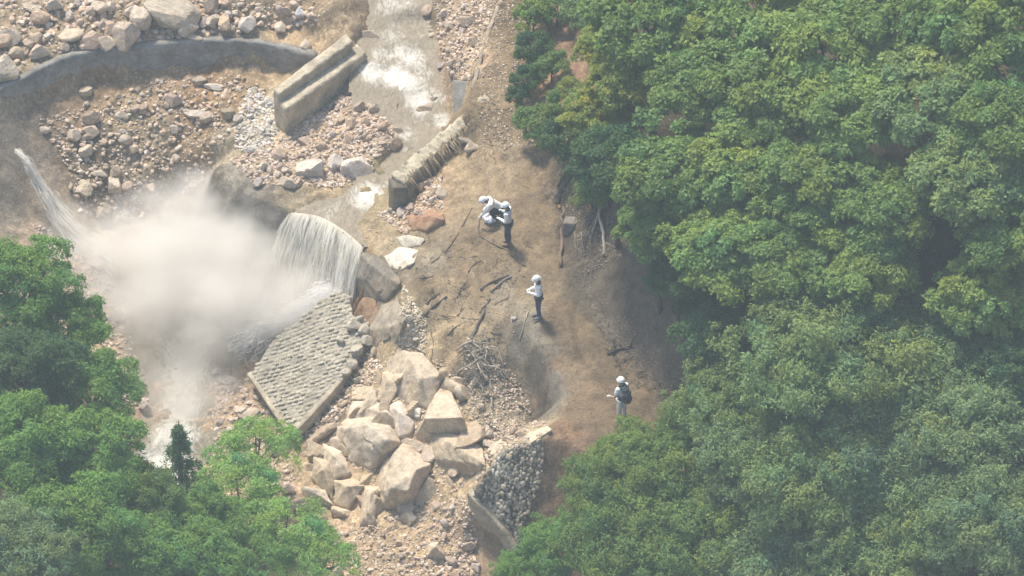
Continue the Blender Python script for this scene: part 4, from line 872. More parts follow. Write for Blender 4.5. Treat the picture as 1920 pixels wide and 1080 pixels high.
def skin_mesh(name, joints, edges, sub=2):
    """joints: name -> (Vector, radius); one continuous skinned surface"""
    ks = list(joints); me = bpy.data.meshes.new('tmp'); me.from_pydata([joints[k][0] for k in ks], [(ks.index(a), ks.index(b)) for a, b in edges], [])
    o = bpy.data.objects.new('tmp', me); COL.objects.link(o)
    md = o.modifiers.new('s', 'SKIN'); md.use_smooth_shade = True
    sv = me.skin_vertices[0].data
    for i, k in enumerate(ks):
        r_ = joints[k][1]; sv[i].radius = r_ if isinstance(r_, tuple) else (r_, r_); sv[i].use_root = (i == 0)
    ms = o.modifiers.new('u', 'SUBSURF'); ms.levels = sub; ms.render_levels = sub
    bpy.context.view_layer.update(); dg = bpy.context.evaluated_depsgraph_get()
    out = bpy.data.meshes.new_from_object(o.evaluated_get(dg)); out.name = name
    bpy.data.objects.remove(o); bpy.data.meshes.remove(me); return out
def V3(*a): return Vector(a)
def hand(bm, wrist, direc, palm_n, curl=.5, s=1.0, thumb_side=1):
    d = direc.normalized(); n = (palm_n-d*palm_n.dot(d)).normalized(); sd_ = d.cross(n).normalized()*thumb_side
    pm = wrist+d*.045*s
    bmesh.ops.create_icosphere(bm, subdivisions=2, radius=1, matrix=Matrix.Translation(pm) @ Matrix((sd_, n, d)).transposed().to_4x4() @ Matrix.Diagonal((.042*s, .018*s, .052*s, 1)))
    for k, (off_, ln) in enumerate([(.030, .068), (.010, .077), (-.010, .072), (-.029, .056)]):
        a = pm+sd_*off_*s+d*.04*s; c1 = curl*(.8+.1*k)
        b = a+(d*math.cos(c1)-n*math.sin(c1))*ln*.45*s; c_ = b+(d*math.cos(c1*2)-n*math.sin(c1*2))*ln*.32*s; e = c_+(d*math.cos(c1*2.7)-n*math.sin(c1*2.7))*ln*.25*s
        tube(bm, [a, b, c_, e], [.0095*s, .0088*s, .008*s, .006*s], 7)
    a = pm+sd_*.036*s-d*.012*s; b = a+(sd_*.7+d*.6-n*.3)*.036*s; c_ = b+(sd_*.15+d*.9-n*.5)*.028*s; tube(bm, [a, b, c_], [.012*s, .0105*s, .0075*s], 7)
def person(label, foot, rz, J, face, trousers, bare_arms=False, pack=False, boots=M_boot, group='people in white helmets'):
    """J: joints in metres, local front is +Y, left is -X"""
    root = empty('person', foot, rz); tag(root, label, 'person', group)
    hd = J['head']; nk = J['neck']; fz = V3(*face).normalized()
    up = (hd-nk).normalized(); up = (up-fz*up.dot(fz)).normalized(); rt = fz.cross(up).normalized()
    joints = {'pelvis': (J['pelvis'], (.135, .105)), 'waist': (J['pelvis'].lerp(J['chest'], .45), (.125, .10)), 'chest': (J['chest'], (.15, .115)), 'upper': (J['chest'].lerp(J['neck'], .55), (.11, .09)), 'neck': (J['neck'], .058), 'jaw': (hd-up*.055+fz*.01, (.066, .076)), 'head': (hd+up*.02, (.078, .095)), 'crown': (hd+up*.085, (.055, .065))}
    edges = [('pelvis', 'waist'), ('waist', 'chest'), ('chest', 'upper'), ('upper', 'neck'), ('neck', 'jaw'), ('jaw', 'head'), ('head', 'crown')]
    jac = {k: (joints[k][0], tuple(q+.022 for q in joints[k][1])) for k in ('pelvis', 'waist', 'chest', 'upper')}; jac['neck'] = (J['neck'].lerp(J['chest'], .12), .075)
    jac['pelvis'] = (J['pelvis'].lerp(J['chest'], .02), (.16, .13)); je = [('waist', 'pelvis'), ('waist', 'chest'), ('chest', 'upper'), ('upper', 'neck')]; jac = {k: jac[k] for k in ('waist', 'pelvis', 'chest', 'upper', 'neck')}
    tr = {'pelvis': (J['pelvis'], (.145, .115))}; te = []
    for s in 'lr':
        joints['sh'+s] = (J['sh'+s], .062); joints['el'+s] = (J['el'+s], .044); joints['wr'+s] = (J['wr'+s], .028)
        edges += [('upper', 'sh'+s), ('sh'+s, 'el'+s), ('el'+s, 'wr'+s)]
        jac['sh'+s] = (J['sh'+s], .083); jac['el'+s] = (J['el'+s] if not bare_arms else J['sh'+s].lerp(J['el'+s], .75), .064 if not bare_arms else .07)
        je += [('upper', 'sh'+s), ('sh'+s, 'el'+s)]
        if not bare_arms: jac['wr'+s] = (J['wr'+s], .048); je += [('el'+s, 'wr'+s)]
        hip = J['hip'+s]; joints['hip'+s] = (hip, .092); joints['kn'+s] = (J['kn'+s], .058); joints['calf'+s] = (J['kn'+s].lerp(J['an'+s], .35), .056); joints['an'+s] = (J['an'+s], .038)
        edges += [('pelvis', 'hip'+s), ('hip'+s, 'kn'+s), ('kn'+s, 'calf'+s), ('calf'+s, 'an'+s)]
        tr['hip'+s] = (hip, .108); tr['kn'+s] = (J['kn'+s], .080); tr['an'+s] = (J['an'+s].lerp(J['kn'+s], .12), .068)
        te += [('pelvis', 'hip'+s), ('hip'+s, 'kn'+s), ('kn'+s, 'an'+s)]
    me = skin_mesh('body', joints, edges, 2); bm = bmesh.new(); bm.from_mesh(me)
    fr = lambda x, y, z: hd+rt*x+fz*y+up*z
    B = Matrix((rt, fz, up)).transposed().to_4x4()
    def blob(x, y, z, sx, sy, sz): bmesh.ops.create_icosphere(bm, subdivisions=2, radius=1, matrix=Matrix.Translation(fr(x, y, z)) @ B @ Matrix.Diagonal((sx, sy, sz, 1)))
    blob(0, .098, -.018, .014, .022, .026); blob(0, .085, .022, .055, .02, .012); blob(0, .075, -.085, .032, .025, .022)
    for sx in (-1, 1): blob(sx*.078, 0, -.01, .012, .024, .034)
    b = link('body', bm_mesh('body', bm, True), M_skin, root)
    for sx in (-1, 1):
        bm = bmesh.new(); bmesh.ops.create_icosphere(bm, subdivisions=2, radius=.011, matrix=Matrix.Translation(fr(sx*.032, .088, .004))); link('eye', bm_mesh('eye', bm, True), M_hair, b)
    bm = bmesh.new(); bmesh.ops.create_icosphere(bm, subdivisions=2, radius=1, matrix=Matrix.Translation(fr(0, .088, -.055)) @ B @ Matrix.Diagonal((.024, .010, .008, 1))); link('mouth', bm_mesh('mouth', bm, True), M_lip, b)
    link('jacket', skin_mesh('jacket', jac, je), M_white, root); link('trousers', skin_mesh('trousers', tr, te), trousers, root)
    # hair under the helmet, helmet with brim, dark chin and neck strap
    bm = bmesh.new(); bmesh.ops.create_icosphere(bm, subdivisions=3, radius=1, matrix=Matrix.Translation(fr(0, -.028, -.012)) @ B @ Matrix.Diagonal((.083, .085, .085, 1))); link('hair', bm_mesh('hair', bm, True), M_hair, root)
    bm = bmesh.new(); bmesh.ops.create_uvsphere(bm, u_segments=28, v_segments=16, radius=1)
    for v in bm.verts:
        if v.co.z < 0: v.co.z *= .12; k = 1.14 if v.co.y < .2 else 1.28; v.co.x *= 1.1; v.co.y *= k
    bmesh.ops.transform(bm, verts=bm.verts, matrix=Matrix.Translation(fr(0, -.005, .035)) @ B @ Matrix.Diagonal((.122, .142, .125, 1)))
    hm = link('helmet', bm_mesh('helmet', bm, True), M_helm, root)
    bm = bmesh.new(); rid_ = [fr(0, .12*math.cos(t), .035+.128*math.sin(t)) for t in np.linspace(.35, 2.8, 12)]; tube(bm, rid_, .012, 6); link('ridge', bm_mesh('ridge', bm, True), M_helm, hm)
    bm = bmesh.new(); pn = [J['neck']+rt*(.075*math.sin(t))-fz*(.075*math.cos(t))*.95-up*.005 for t in np.linspace(-2.4, 2.4, 14)]; tube(bm, pn, [.03-.0012*abs(i-6.5) for i in range(14)], 7); link('neck_strap', bm_mesh('neck_strap', bm, True), M_black, root)
    for s, ts in (('l', 1), ('r', -1)):
        d = (J['wr'+s]-J['el'+s]).normalized(); bm = bmesh.new(); pn_ = V3(0, 0, 1) if abs(d.z) < .8 else V3(0, -1, 0)
        hand(bm, J['wr'+s], d, pn_, .45, 1.05, ts); tube(bm, [J['wr'+s]-d*.05, J['wr'+s]+d*.01], [.04, .034], 8)
        link('glove', bm_mesh('glove', bm, True), M_glove, root)
        td = J.get('toe'+s, J['an'+s]+V3(0, .19, -.05)); a = J['an'+s]; bm = bmesh.new(); pts_ = [a+(J['kn'+s]-a).normalized()*.16, a, a+(td-a)*.0+V3(0, 0, -.05)]
        tube(bm, pts_, [.066, .058, .054], 10); tube(bm, [a+V3(0, 0, -.045)-(td-a).normalized()*.05, a.lerp(td, .5), td, td+(td-a).normalized()*.03], [.046, .046, .042, .022], 10)
        link('boot', bm_mesh('boot', bm, True), boots, root)
    bel = J['pelvis'].lerp(J['chest'], .12); ax = (J['chest']-J['pelvis']).normalized(); rx = (J['hipr']-J['hipl']).normalized(); ry = ax.cross(rx).normalized()
    bm = bmesh.new(); tube(bm, [bel+rx*.158*math.cos(t)+ry*.135*math.sin(t) for t in np.linspace(0, 6.283, 22)], .014, 6); link('belt', bm_mesh('belt', bm, True), M_black, root)
    if pack:
        bk = J['chest'].lerp(J['pelvis'], .28)-fz*.23
        bm = bmesh.new(); bmesh.ops.create_cube(bm, size=1); bmesh.ops.bevel(bm, geom=bm.edges[:], offset=.28, segments=4, affect='EDGES')
        bmesh.ops.transform(bm, verts=bm.verts, matrix=Matrix.Translation(bk) @ Matrix.Diagonal((.34, .22, .56, 1))); pk = link('backpack', bm_mesh('backpack', bm, True), M_green, root)
        bm = bmesh.new(); bmesh.ops.create_cube(bm, size=1); bmesh.ops.bevel(bm, geom=bm.edges[:], offset=.2, segments=3, affect='EDGES')
        bmesh.ops.transform(bm, verts=bm.verts, matrix=Matrix.Translation(bk+V3(0, -.12, -.1)) @ Matrix.Diagonal((.24, .1, .26, 1))); link('pocket', bm_mesh('pocket', bm, True), M_black, pk)
        for sx in (-1, 1):
            bm = bmesh.new(); tube(bm, [bk+V3(sx*.12, .08, .24), J['chest']+V3(sx*.12, .0, .22), J['chest']+V3(sx*.13, .135, .1), J['chest']+V3(sx*.13, .14, -.1), bk+V3(sx*.14, .1, -.16)], .022, 6); link('strap', bm_mesh('strap', bm, True), M_black, pk)
    return root
def standing(**kw):
    J = {'pelvis': V3(0,0,.94), 'chest': V3(0,.02,1.28), 'neck': V3(0,.03,1.49), 'head': V3(0,.07,1.62), 'shl': V3(-.19,.01,1.40), 'shr': V3(.19,.01,1.40), 'ell': V3(-.24,.02,1.12), 'elr': V3(.24,.02,1.12),
         'wrl': V3(-.15,.24,1.10), 'wrr': V3(.15,.24,1.10), 'hipl': V3(-.09,0,.88), 'hipr': V3(.09,0,.88), 'knl': V3(-.10,.03,.48), 'knr': V3(.10,.02,.48), 'anl': V3(-.10,-.02,.09), 'anr': V3(.10,-.02,.09)}
    J.update(kw); return J
def gz(px, py):
    p, n_ = hit(px, py); return p
LEFT = R(90)
person('person in white jacket and navy trousers standing beside the kneeling one', gz(953, 459), LEFT-.25, standing(head=V3(0,.09,1.61), wrl=V3(-.10,.26,1.12), wrr=V3(.12,.22,1.30), elr=V3(.24,.08,1.12)), (-.1,1,-.35), M_navy, boots=flat_mat('brown_boot', (.25,.16,.11)))
person('person in white jacket and navy trousers standing alone on the muddy road', gz(1010, 596), LEFT+.15, standing(wrl=V3(-.08,.27,1.14), wrr=V3(.10,.27,1.16)), (.05,1,-.3), M_navy, boots=flat_mat('grey_boot', (.16,.15,.16)))
person('person in white with a dark backpack standing near the lower trees, one arm held out', gz(1166, 789), R(42), standing(chest=V3(0,.02,1.28), wrl=V3(-.27,.30,1.0), ell=V3(-.27,.04,1.10), wrr=V3(.12,.26,1.08), head=V3(0,.06,1.63)), (.1,1,-.1), M_ltrous, bare_arms=True, pack=True, boots=M_black)
K = {'pelvis': V3(0,-.12,.42), 'chest': V3(0,.20,.68), 'neck': V3(0,.38,.78), 'head': V3(0,.50,.80), 'shl': V3(-.19,.28,.72), 'shr': V3(.19,.28,.72), 'ell': V3(-.22,.45,.50), 'elr': V3(.24,.18,.46), 'wrl': V3(-.16,.62,.30), 'wrr': V3(.12,.38,.40),
     'hipl': V3(-.10,-.10,.38), 'hipr': V3(.10,-.10,.38), 'knl': V3(-.14,.30,.40), 'knr': V3(.16,.25,.12), 'anl': V3(-.14,.10,.09), 'anr': V3(.13,-.15,.08), 'toer': V3(.13,-.02,.03)}
person('person in a white jacket kneeling and bending over a white sack on the muddy road', gz(934, 408), LEFT+.2, K, (0,.8,-.55), M_black)
# white sack and the camera
bm = bmesh.new(); bmesh.ops.create_icosphere(bm, subdivisions=4, radius=1)
P = np.array([v.co[:] for v in bm.verts]); d = fbm(P*1.8, 4, 5)
for v, k in zip(bm.verts, d):
    v.co *= 1+.32*float(k); v.co.z = v.co.z*.55+.1*abs(v.co.x)
bmesh.ops.transform(bm, verts=bm.verts, matrix=Matrix.Diagonal((.24, .22, .26, 1)))
o = link('sack', bm_mesh('sack', bm, True), flat_mat('sack_plastic', (.68, .67, .74), .5)); o.location = gz(919, 414)+Vector((0, 0, .1)); tag(o, 'crumpled white plastic sack on the mud in front of the kneeling person', 'sack')

# ------------------------------------------------------------------ trees
M_leaf, nt, bs, out = newmat('leaf')
oc = N(nt, 'ShaderNodeObjectInfo').outputs['Color']; tn = N(nt, 'ShaderNodeAttribute', attribute_name='Col').outputs['Color']
c = mixc(nt, 1.0, oc, tn, 'MULTIPLY'); nt.links.new(c, bs.inputs['Base Color']); bs.inputs['Roughness'].default_value = .55; bs.inputs['Specular IOR Level'].default_value = .3
tl_ = N(nt, 'ShaderNodeBsdfTranslucent'); nt.links.new(mixc(nt, 1.0, c, (1.3, 1.35, .6), 'MULTIPLY'), tl_.inputs[0])
mx = N(nt, 'ShaderNodeMixShader'); mx.inputs[0].default_value = .35; nt.links.new(bs.outputs[0], mx.inputs[1]); nt.links.new(tl_.outputs[0], mx.inputs[2]); nt.links.new(mx.outputs[0], out.inputs[0])
def leaves(r, cen, up_, rad, nper, size, flatk=.28, tint=None, narrow=.5):
    """cen (n,3) spray centres, up_ (n,3) spray normals -> leaf quads"""
    n = len(cen); k = np.repeat(np.arange(n), nper); m = len(k)
    nn = up_[k]; t = np.cross(nn, r.normal(size=(m, 3))); t /= np.linalg.norm(t, axis=1)[:, None]
    rr = rad[k]*np.sqrt(r.random(m))*(1+.25*r.normal(size=m))
    pos = cen[k]+t*rr[:, None]+nn*(r.normal(size=m)*rad[k]*flatk-.25*rr**2/rad[k])[:, None]
    ln = nn*.75+t*.28+r.normal(size=(m, 3))*.42; ln /= np.linalg.norm(ln, axis=1)[:, None]
    dr = t+r.normal(size=(m, 3))*.7; dr -= ln*(dr*ln).sum(1)[:, None]; dr /= np.linalg.norm(dr, axis=1)[:, None]
    sd = np.cross(ln, dr); s = (size*r.uniform(.65, 1.35, m))[:, None]
    a = pos-dr*s*.5; b = pos+sd*s*narrow*.5+dr*s*.05-ln*s*.08; c_ = pos+dr*s*.6; d = pos-sd*s*narrow*.5+dr*s*.05-ln*s*.08
    V = np.stack([a, b, c_, d], 1).reshape(-1, 3); F = np.arange(4*m).reshape(-1, 4)
    tc_ = r.uniform(.78, 1.22, (m, 1))*np.ones((1, 3)); tc_ = tc_*(np.array([1, 1, 1])+r.uniform(-.1, .16, (m, 1))*np.array([[1, .1, -.3]]))
    if tint is not None: tc_ = tc_*tint[k]
    return V, F, np.repeat(tc_, 4, axis=0)
def tree_proto(seed, nspray, nper, size, H, rad=1.0, squash=.8, spray=(.13, .24), flatk=.28, lump=.35, narrow=.5, inner=.35, kind='broad', clumps=46):
    """crown of unit radius centred at (0,0,0); trunk reaches down to -H (units of the crown radius)"""
    r = np.random.default_rng(seed)
    if kind == 'broad':
        nl = 11; lb = r.normal(size=(nl, 3)); lb[:, 2] = np.abs(lb[:, 2])*.8; lb /= np.linalg.norm(lb, axis=1)[:, None]
        # lobes of foliage over the dome, each carrying flat sprays on its upper side
        ncl = clumps; ga = np.arange(ncl)*2.39996; zz = 1-(np.arange(ncl)+.5)/ncl*1.25; qq = np.sqrt(np.maximum(0, 1-zz**2))
        dc = np.stack([np.cos(ga)*qq, np.sin(ga)*qq, zz], -1)+r.normal(size=(ncl, 3))*.14; dc /= np.linalg.norm(dc, axis=1)[:, None]
        rc_ = r.uniform(.52, .90, ncl)+lump*.35*fbm(dc*2.0, 3, seed); rl = r.uniform(.15, .30, ncl); ce = dc*rc_[:, None]*np.array([1, 1, squash])
        kk = r.integers(0, ncl, nspray); e = r.normal(size=(nspray, 3)); e[:, 2] = np.abs(e[:, 2])*.9-.25; e /= np.linalg.norm(e, axis=1)[:, None]
        cen = ce[kk]+e*(rl[kk]*r.uniform(.55, 1.05, nspray))[:, None]*np.array([1.1, 1.1, .75])
        up_ = e*.5+dc[kk]*.25+np.array([0, 0, .8])+r.normal(size=(nspray, 3))*.16
        tint = (.88+.24*r.random((ncl, 1)))[kk]*(1+np.array([[.12, .03, -.1]])*r.normal(size=(ncl, 1)))[kk]*(.92+.16*r.random((nspray, 1)))
    else:   # conifer: tiers of sprays along drooping branches
        z = r.random(nspray)**.8; an = r.random(nspray)*6.28; q = (1-z)*.85+.04; rr = q*np.sqrt(r.random(nspray)); lay = np.round(z*13)/13
        cen = np.stack([np.cos(an)*rr, np.sin(an)*rr, (lay*2.0-.9)-rr*.35], -1); up_ = np.stack([np.cos(an)*.3, np.sin(an)*.3, np.ones(nspray)], -1); tint = np.ones((nspray, 3))
    up_ /= np.linalg.norm(up_, axis=1)[:, None]
    rad_ = r.uniform(*spray, nspray)
    V, F, C = leaves(r, cen, up_, rad_, nper, size, flatk, tint, narrow)
    cr = mesh_np('crown', V, F, {'Col': C}); cr.materials.append(M_leaf)
    bm = bmesh.new(); rr_ = random.Random(seed)
    top = Vector((0, 0, -.25 if kind == 'broad' else 1.0)); base = Vector((rr_.uniform(-.1, .1), rr_.uniform(-.1, .1), -H))
    tube(bm, [base, base.lerp(top, .5)+Vector((rr_.uniform(-.05, .05), rr_.uniform(-.05, .05), 0)), top], [.075, .06, .045 if kind == 'broad' else .01], 8)
    if kind == 'broad':
        for i in range(nl):
            e = Vector(lb[i])*.78; e.z *= squash; st = base.lerp(top, rr_.uniform(.7, 1)); mid = st.lerp(e, .5)+Vector((0, 0, -.08)); tube(bm, [st, mid, e], [.034, .022, .01], 6)
            for _ in range(5):
                f = mid.lerp(e, rr_.random()); h_ = Vector((rr_.uniform(-1, 1), rr_.uniform(-1, 1), rr_.uniform(-.2, .8))).normalized()*.32; tube(bm, [f, f+h_*.5, f+h_], [.012, .008, .003], 4)
    tk = bm_mesh('trunk', bm, True); tk.materials.append(M_bark); return cr, tk
PB = [tree_proto(11+i, 520, 46, .075, 2.6, lump=.5+.1*i, squash=.72, flatk=.16, narrow=.6, spray=(.06, .14), clumps=34+4*i) for i in range(4)]       # layered big leaved crowns
PF = [tree_proto(31+i, 900, 40, .048, 2.4, lump=.45, squash=.75, flatk=.4, narrow=.42, spray=(.05, .11), clumps=60+6*i) for i in range(3)]    # finer, fluffier crowns
PL = [tree_proto(51+i, 620, 42, .066, 2.4, lump=.6, squash=.8, flatk=.25, narrow=.34, spray=(.06, .14), clumps=40) for i in range(3)]         # feathery crowns on the left bank
PO = [tree_proto(61+i, 200, 46, .062, 2.0, lump=.8, squash=.55, flatk=.2, narrow=.34, spray=(.08, .16), clumps=24) for i in range(2)]      # open, see-through crown
PS = [tree_proto(71+i, 130, 50, .10, 1.2, lump=.6, squash=.7, flatk=.4, narrow=.5, spray=(.10, .2), clumps=16) for i in range(2)]         # low shrubs
PC = [tree_proto(81, 210, 30, .075, 1.4, kind='cone', spray=(.05, .12), flatk=.35, narrow=.3)]
def plant(protos, px, py, rpx, hc, col, label, name='broadleaf_tree', cat='tree', group=None, sq=1.0):
    rad = rpx/58; z = -2.0
    for _ in range(40):
        q = U(px, py, z); z = z*.5+.5*(terr(max(-21, min(21, q.x)), max(-22, min(22, q.y)))+hc)
    q = U(px, py, z); cr, tk = random.choice(protos)
    ground_z = terr(q.x, q.y); root = empty(name, (q.x, q.y, ground_z), random.uniform(0, 6.28)); tag(root, label, cat, group)
    c_ = link('crown', cr, None, root); c_.location = (0, 0, q.z-ground_z); c_.scale = (rad, rad, rad*sq); c_.color = (*col, 1)
    hz = -min(v.co.z for v in tk.vertices[:8]); t_ = link('trunk', tk, None, root); t_.location = c_.location; t_.scale = (rad*.8, rad*.8, (q.z-ground_z+.3)/hz)
    return root
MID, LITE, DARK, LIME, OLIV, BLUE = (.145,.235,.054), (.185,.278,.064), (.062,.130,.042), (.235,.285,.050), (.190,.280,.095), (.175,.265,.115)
LGRN, VLIT = (.145,.28,.06), (.24,.40,.10)
GF = 'trees of the forest right of the road'
FOREST_T = [ # protos, px, py, radius px, crown height, colour, label
 (PB,1230,40,135,4.6,MID,'broad tree crown touching the top edge right of the bare reddish slope'),(PB,1400,50,140,4.8,LITE,'pale green crown at the top edge in the middle of the forest'),(PB,1560,95,135,5.0,LITE,'tall pale green crown standing out near the top of the forest'),
 (PB,1700,20,130,5.0,MID,'crown at the top edge right of the tall pale green one'),(PB,1850,60,140,5.0,MID,'big crown filling the top right corner'),
 (PB,1180,150,80,3.4,LIME,'yellow green crown beside the bare reddish slope'),(PB,1130,90,62,2.6,LIME,'small yellow green tree on the bare reddish slope near the top'),(PB,1115,215,66,2.8,LIME,'lime green tree above the dark gap by the fallen trunks'),
 (PB,1310,170,115,4.4,MID,'rounded crown right of the upper yellow green crown'),(PB,1450,190,120,4.6,MID,'dense crown below the pale crown in the upper forest'),(PB,1610,215,120,4.8,LITE,'layered crown in the upper middle of the forest'),
 (PB,1760,180,125,4.8,OLIV,'olive green crown in the upper right of the forest'),(PB,1890,230,110,4.8,MID,'crown at the right edge, second one below the top right corner'),
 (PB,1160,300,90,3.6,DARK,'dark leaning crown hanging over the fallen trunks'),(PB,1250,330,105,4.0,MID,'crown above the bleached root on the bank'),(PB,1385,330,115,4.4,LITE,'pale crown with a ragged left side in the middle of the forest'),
 (PB,1520,350,115,4.6,MID,'crown in the centre of the forest, right of the ragged pale one'),(PB,1660,400,110,4.6,MID,'crown above the dark gap with bare limbs'),(PB,1830,330,120,4.8,OLIV,'olive crown at the right, left of the right edge'),
 (PB,1240,430,85,3.4,MID,'low crown reaching out over the bare bank'),(PB,1350,470,110,4.2,LITE,'bright crown overhanging the dark hollow of the bank'),(PB,1480,490,105,4.2,MID,'crown above the dark hollow, right of the bright one'),
 (PB,1610,500,105,4.4,LITE,'pale crown in the lower middle of the upper forest'),(PB,1890,450,100,4.8,MID,'crown at the right edge at half height'),(PB,1840,560,100,4.6,LITE,'light crown left of the dark gap at the right edge'),
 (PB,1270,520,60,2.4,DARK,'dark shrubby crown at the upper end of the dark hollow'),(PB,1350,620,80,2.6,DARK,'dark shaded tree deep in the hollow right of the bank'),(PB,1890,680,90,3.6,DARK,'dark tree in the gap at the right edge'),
 (PF,1530,670,150,4.6,OLIV,'large fluffy crown right of the dark hollow'),(PF,1700,700,150,4.6,OLIV,'large fluffy crown in the lower right forest, right of the first'),(PF,1380,760,105,3.8,OLIV,'fluffy crown reaching left toward the walker with the backpack'),(PF,1820,830,140,4.8,BLUE,'greyish crown near the right edge below the dark gap'),
 (PF,1310,790,70,3.0,MID,'small crown at the right of the walker with the backpack'),(PF,1185,865,75,3.4,LITE,'pale crown just below the feet of the walker with the backpack'),(PF,1140,925,80,3.2,MID,'crown beside the dry stone wall'),(PF,1290,890,110,4.0,MID,'crown right of the pale one below the walker'),
 (PF,1450,870,130,5.4,BLUE,'bluish green crown in the lower forest, left of centre'),(PF,1620,870,130,5.6,BLUE,'bluish green crown in the lower forest, right of centre'),(PF,1760,960,130,4.6,OLIV,'grey olive crown in the lower right forest'),(PF,1900,990,130,4.8,BLUE,'crown filling the bottom right corner'),
 (PF,1060,1030,75,3.0,LGRN,'low bright crown at the foot of the concrete footing'),(PF,1180,1020,115,4.0,MID,'crown at the bottom edge below the stone wall'),(PF,1320,1010,130,4.2,MID,'crown at the bottom edge, second right of the stone wall'),
 (PF,1480,1040,130,4.4,BLUE,'crown at the bottom edge in the middle of the lower forest'),(PF,1640,1060,130,4.6,OLIV,'crown at the bottom edge, second from the bottom right corner'),(PF,990,1075,60,2.4,LGRN,'smallest crown at the bottom edge by the concrete footing')]
FOREST_T += [(PF,1540,900,130,6.2,OLIV,'crown in the middle of the lower forest between two bluish ones'),(PF,1490,790,110,5.0,OLIV,'small crown under the large fluffy one right of the hollow'),(PF,1610,790,95,3.6,MID,'small crown between the two large fluffy ones'),(PF,1390,940,100,3.8,MID,'crown right of the pale lower ones by the wall')]
for t in FOREST_T:
    t = list(t)
    if t[0] is PF: t[3] *= 1.12
    plant(*t, group=GF)
GS = 'shrubs on the bare reddish slope'
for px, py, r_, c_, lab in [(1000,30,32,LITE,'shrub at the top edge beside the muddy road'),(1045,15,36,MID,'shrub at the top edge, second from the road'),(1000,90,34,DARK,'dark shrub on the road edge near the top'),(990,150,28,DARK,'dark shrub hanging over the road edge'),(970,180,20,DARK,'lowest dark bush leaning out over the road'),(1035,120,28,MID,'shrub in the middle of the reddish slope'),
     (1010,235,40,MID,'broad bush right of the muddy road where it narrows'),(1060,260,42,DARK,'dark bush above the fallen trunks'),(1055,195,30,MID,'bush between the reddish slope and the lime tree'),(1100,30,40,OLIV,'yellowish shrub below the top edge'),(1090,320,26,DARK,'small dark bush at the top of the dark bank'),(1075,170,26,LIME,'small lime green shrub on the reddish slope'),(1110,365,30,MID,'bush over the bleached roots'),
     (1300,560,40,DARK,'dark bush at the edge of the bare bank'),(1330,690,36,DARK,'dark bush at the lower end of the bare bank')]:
    plant(PS, px, py, r_*1.35, .45+r_/110, c_, lab, 'shrub', 'shrub', GS)
GL = 'trees of the near left bank'
for t in [(PL,30,540,105,4.0,LGRN,'dark green tree at the left edge beside the mist'),(PL,120,620,85,3.6,LGRN,'tree whose top points into the mist on the left'),(PL,60,700,110,4.0,DARK,'dark tree at the left edge below the first one'),(PL,170,740,95,3.6,LGRN,'tree with branch tips reaching toward the white outflow'),
          (PL,40,850,115,4.2,LGRN,'tree at the left edge above the grey bottom left one'),(PL,170,880,110,4.0,LGRN,'large tree left of the small conifer'),(PL,265,945,85,3.4,MID,'tree just below the bright patch of white outflow'),(PL,120,1000,115,4.0,LGRN,'tree at the bottom edge right of the grey one'),
          (PF,30,1040,100,4.4,BLUE,'greyish tree filling the bottom left corner'),(PL,260,1050,100,3.6,LGRN,'tree at the bottom edge below the conifer'),(PL,380,980,75,3.0,LGRN,'tree right of the conifer, below its foot'),(PL,390,1070,85,3.2,LGRN,'dense tree at the bottom edge left of the bright open ones'),
          (PO,480,850,88,2.6,VLIT,'bright green open tree in front of the masonry slab'),(PO,450,930,90,2.6,VLIT,'bright green see through tree in front of the pinkish rocks'),(PO,530,1010,95,2.4,VLIT,'bright open tree at the bottom edge left of the rubble slope'),(PO,600,1050,75,2.2,VLIT,'low bright branches reaching over the lower rubble slope'),(PO,470,1050,80,2.6,LGRN,'leafy tree at the bottom edge with a bare dark limb')]:
    t = list(t); t[3] *= 1.13
    plant(*t, group=GL)
plant(PC, 338, 880, 95, 2.6, (.085,.175,.07), 'small dark conifer with a pointed top in front of the white outflow', 'conifer_tree', 'tree')

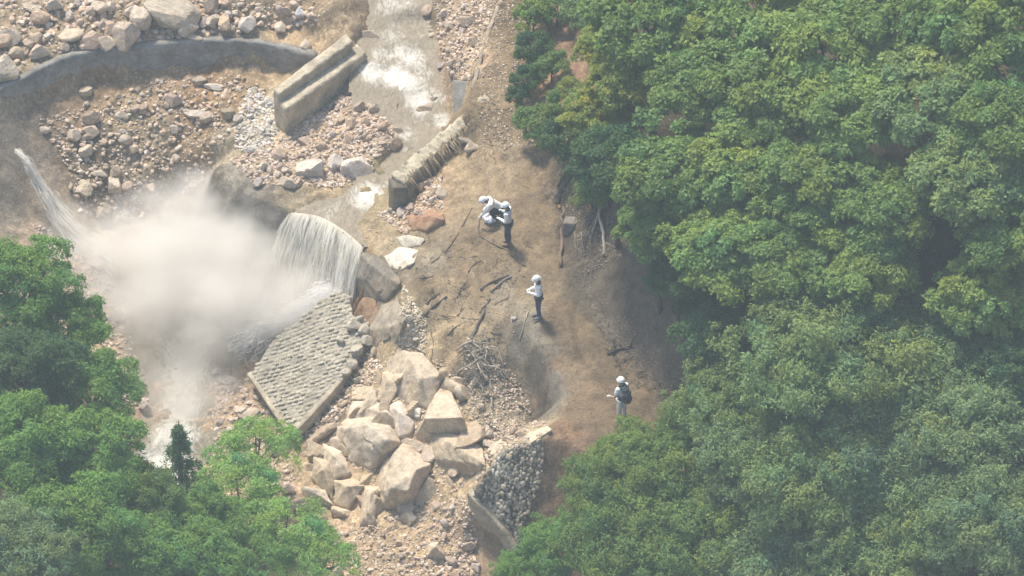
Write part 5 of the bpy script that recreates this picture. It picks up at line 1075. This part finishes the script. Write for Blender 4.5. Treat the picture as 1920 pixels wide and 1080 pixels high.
# ------------------------------------------------------------------ mist of the falls
def mist(px, py, z, rx, ry, rz, dens, label, rot=0, nsc=1.0, soft=1.3, col=(.978,.948,.895,1)):
    m = bpy.data.materials.new('mist'); m.use_nodes = True; nt = m.node_tree
    for n in list(nt.nodes): nt.nodes.remove(n)
    out = N(nt, 'ShaderNodeOutputMaterial'); pv = N(nt, 'ShaderNodeVolumePrincipled'); pv.inputs['Color'].default_value = col; pv.inputs['Anisotropy'].default_value = .0
    tc = N(nt, 'ShaderNodeTexCoord').outputs['Object']
    ln = N(nt, 'ShaderNodeVectorMath', operation='LENGTH'); nt.links.new(tc, ln.inputs[0])
    no = noise_node(nt, 1.6*nsc, 4, .6, vec=tc); no2 = noise_node(nt, 1.1*nsc, 2, .5, vec=tc)
    a = N(nt, 'ShaderNodeMath', operation='MULTIPLY_ADD'); nt.links.new(no.outputs[0], a.inputs[0]); a.inputs[1].default_value = 1.7; a.inputs[2].default_value = .12
    b = N(nt, 'ShaderNodeMath', operation='SUBTRACT'); nt.links.new(a.outputs[0], b.inputs[0]); nt.links.new(ln.outputs['Value'], b.inputs[1]); b.use_clamp = True
    p_ = N(nt, 'ShaderNodeMath', operation='POWER'); nt.links.new(b.outputs[0], p_.inputs[0]); p_.inputs[1].default_value = soft
    e_ = N(nt, 'ShaderNodeMapRange'); nt.links.new(ln.outputs['Value'], e_.inputs[0]); e_.inputs[1].default_value = 1.0; e_.inputs[2].default_value = .72; e_.inputs[3].default_value = 0; e_.inputs[4].default_value = dens
    q_ = N(nt, 'ShaderNodeMath', operation='MULTIPLY'); nt.links.new(p_.outputs[0], q_.inputs[0]); nt.links.new(e_.outputs[0], q_.inputs[1])
    nt.links.new(q_.outputs[0], pv.inputs['Density']); nt.links.new(pv.outputs[0], out.inputs['Volume'])
    bm = bmesh.new(); bmesh.ops.create_icosphere(bm, subdivisions=3, radius=1)
    o = link('mist', bm_mesh('mist', bm, True), m); o.location = U(px, py, z); o.scale = (rx, ry, rz); o.rotation_euler = (0, 0, rot)
    tag(o, label, 'mist', kind='stuff'); return o
mist(395, 500, -3.6, 5.3, 5.2, 2.4, 2.3, 'thick pale mist rising from the waterfall pool', rot=-.1, nsc=1.6)
mist(345, 720, -4.8, 2.2, 3.0, 1.1, .9, 'thinner mist drifting along the outflow', nsc=1.3)
mist(160, 450, -3.6, 1.8, 2.6, 1.1, .8, 'spray around the thin jet of water', rot=.6)
W_ = (.995,.99,.98,1)
mist(605, 560, -3.5, .85, .55, .65, 5.0, 'dense white spray at the right foot of the waterfall', rot=.5, col=W_)
mist(560, 588, -3.7, 1.0, .65, .6, 5.0, 'dense white spray in the middle of the waterfall foot', rot=.5, col=W_)
mist(505, 612, -4.2, 1.2, .7, .5, 3.0, 'white spray drifting left from the waterfall foot', rot=.4, col=W_)
# air between the camera and the gully
hz_m = bpy.data.materials.new('haze'); hz_m.use_nodes = True; nt = hz_m.node_tree
for n in list(nt.nodes): nt.nodes.remove(n)
out = N(nt, 'ShaderNodeOutputMaterial'); pv = N(nt, 'ShaderNodeVolumePrincipled'); pv.inputs['Color'].default_value = (.72,.88,.98,1); pv.inputs['Density'].default_value = .00046
nt.links.new(pv.outputs[0], out.inputs['Volume'])
lo_z = float(min((ground.data.vertices[i].co.z for i in range(0, len(ground.data.vertices), 1))))-1.0
hi_z = max(CAM.z, float(max(v.co.z for v in ground.data.vertices)))+6
bm = bmesh.new(); bmesh.ops.create_cube(bm, size=1, matrix=Matrix.Translation((0, 0, (lo_z+hi_z)/2)) @ Matrix.Diagonal((1100, 1100, hi_z-lo_z, 1)))
hz = link('haze', bm_mesh('haze', bm), hz_m); tag(hz, 'thin bluish summer haze', 'haze', kind='stuff')
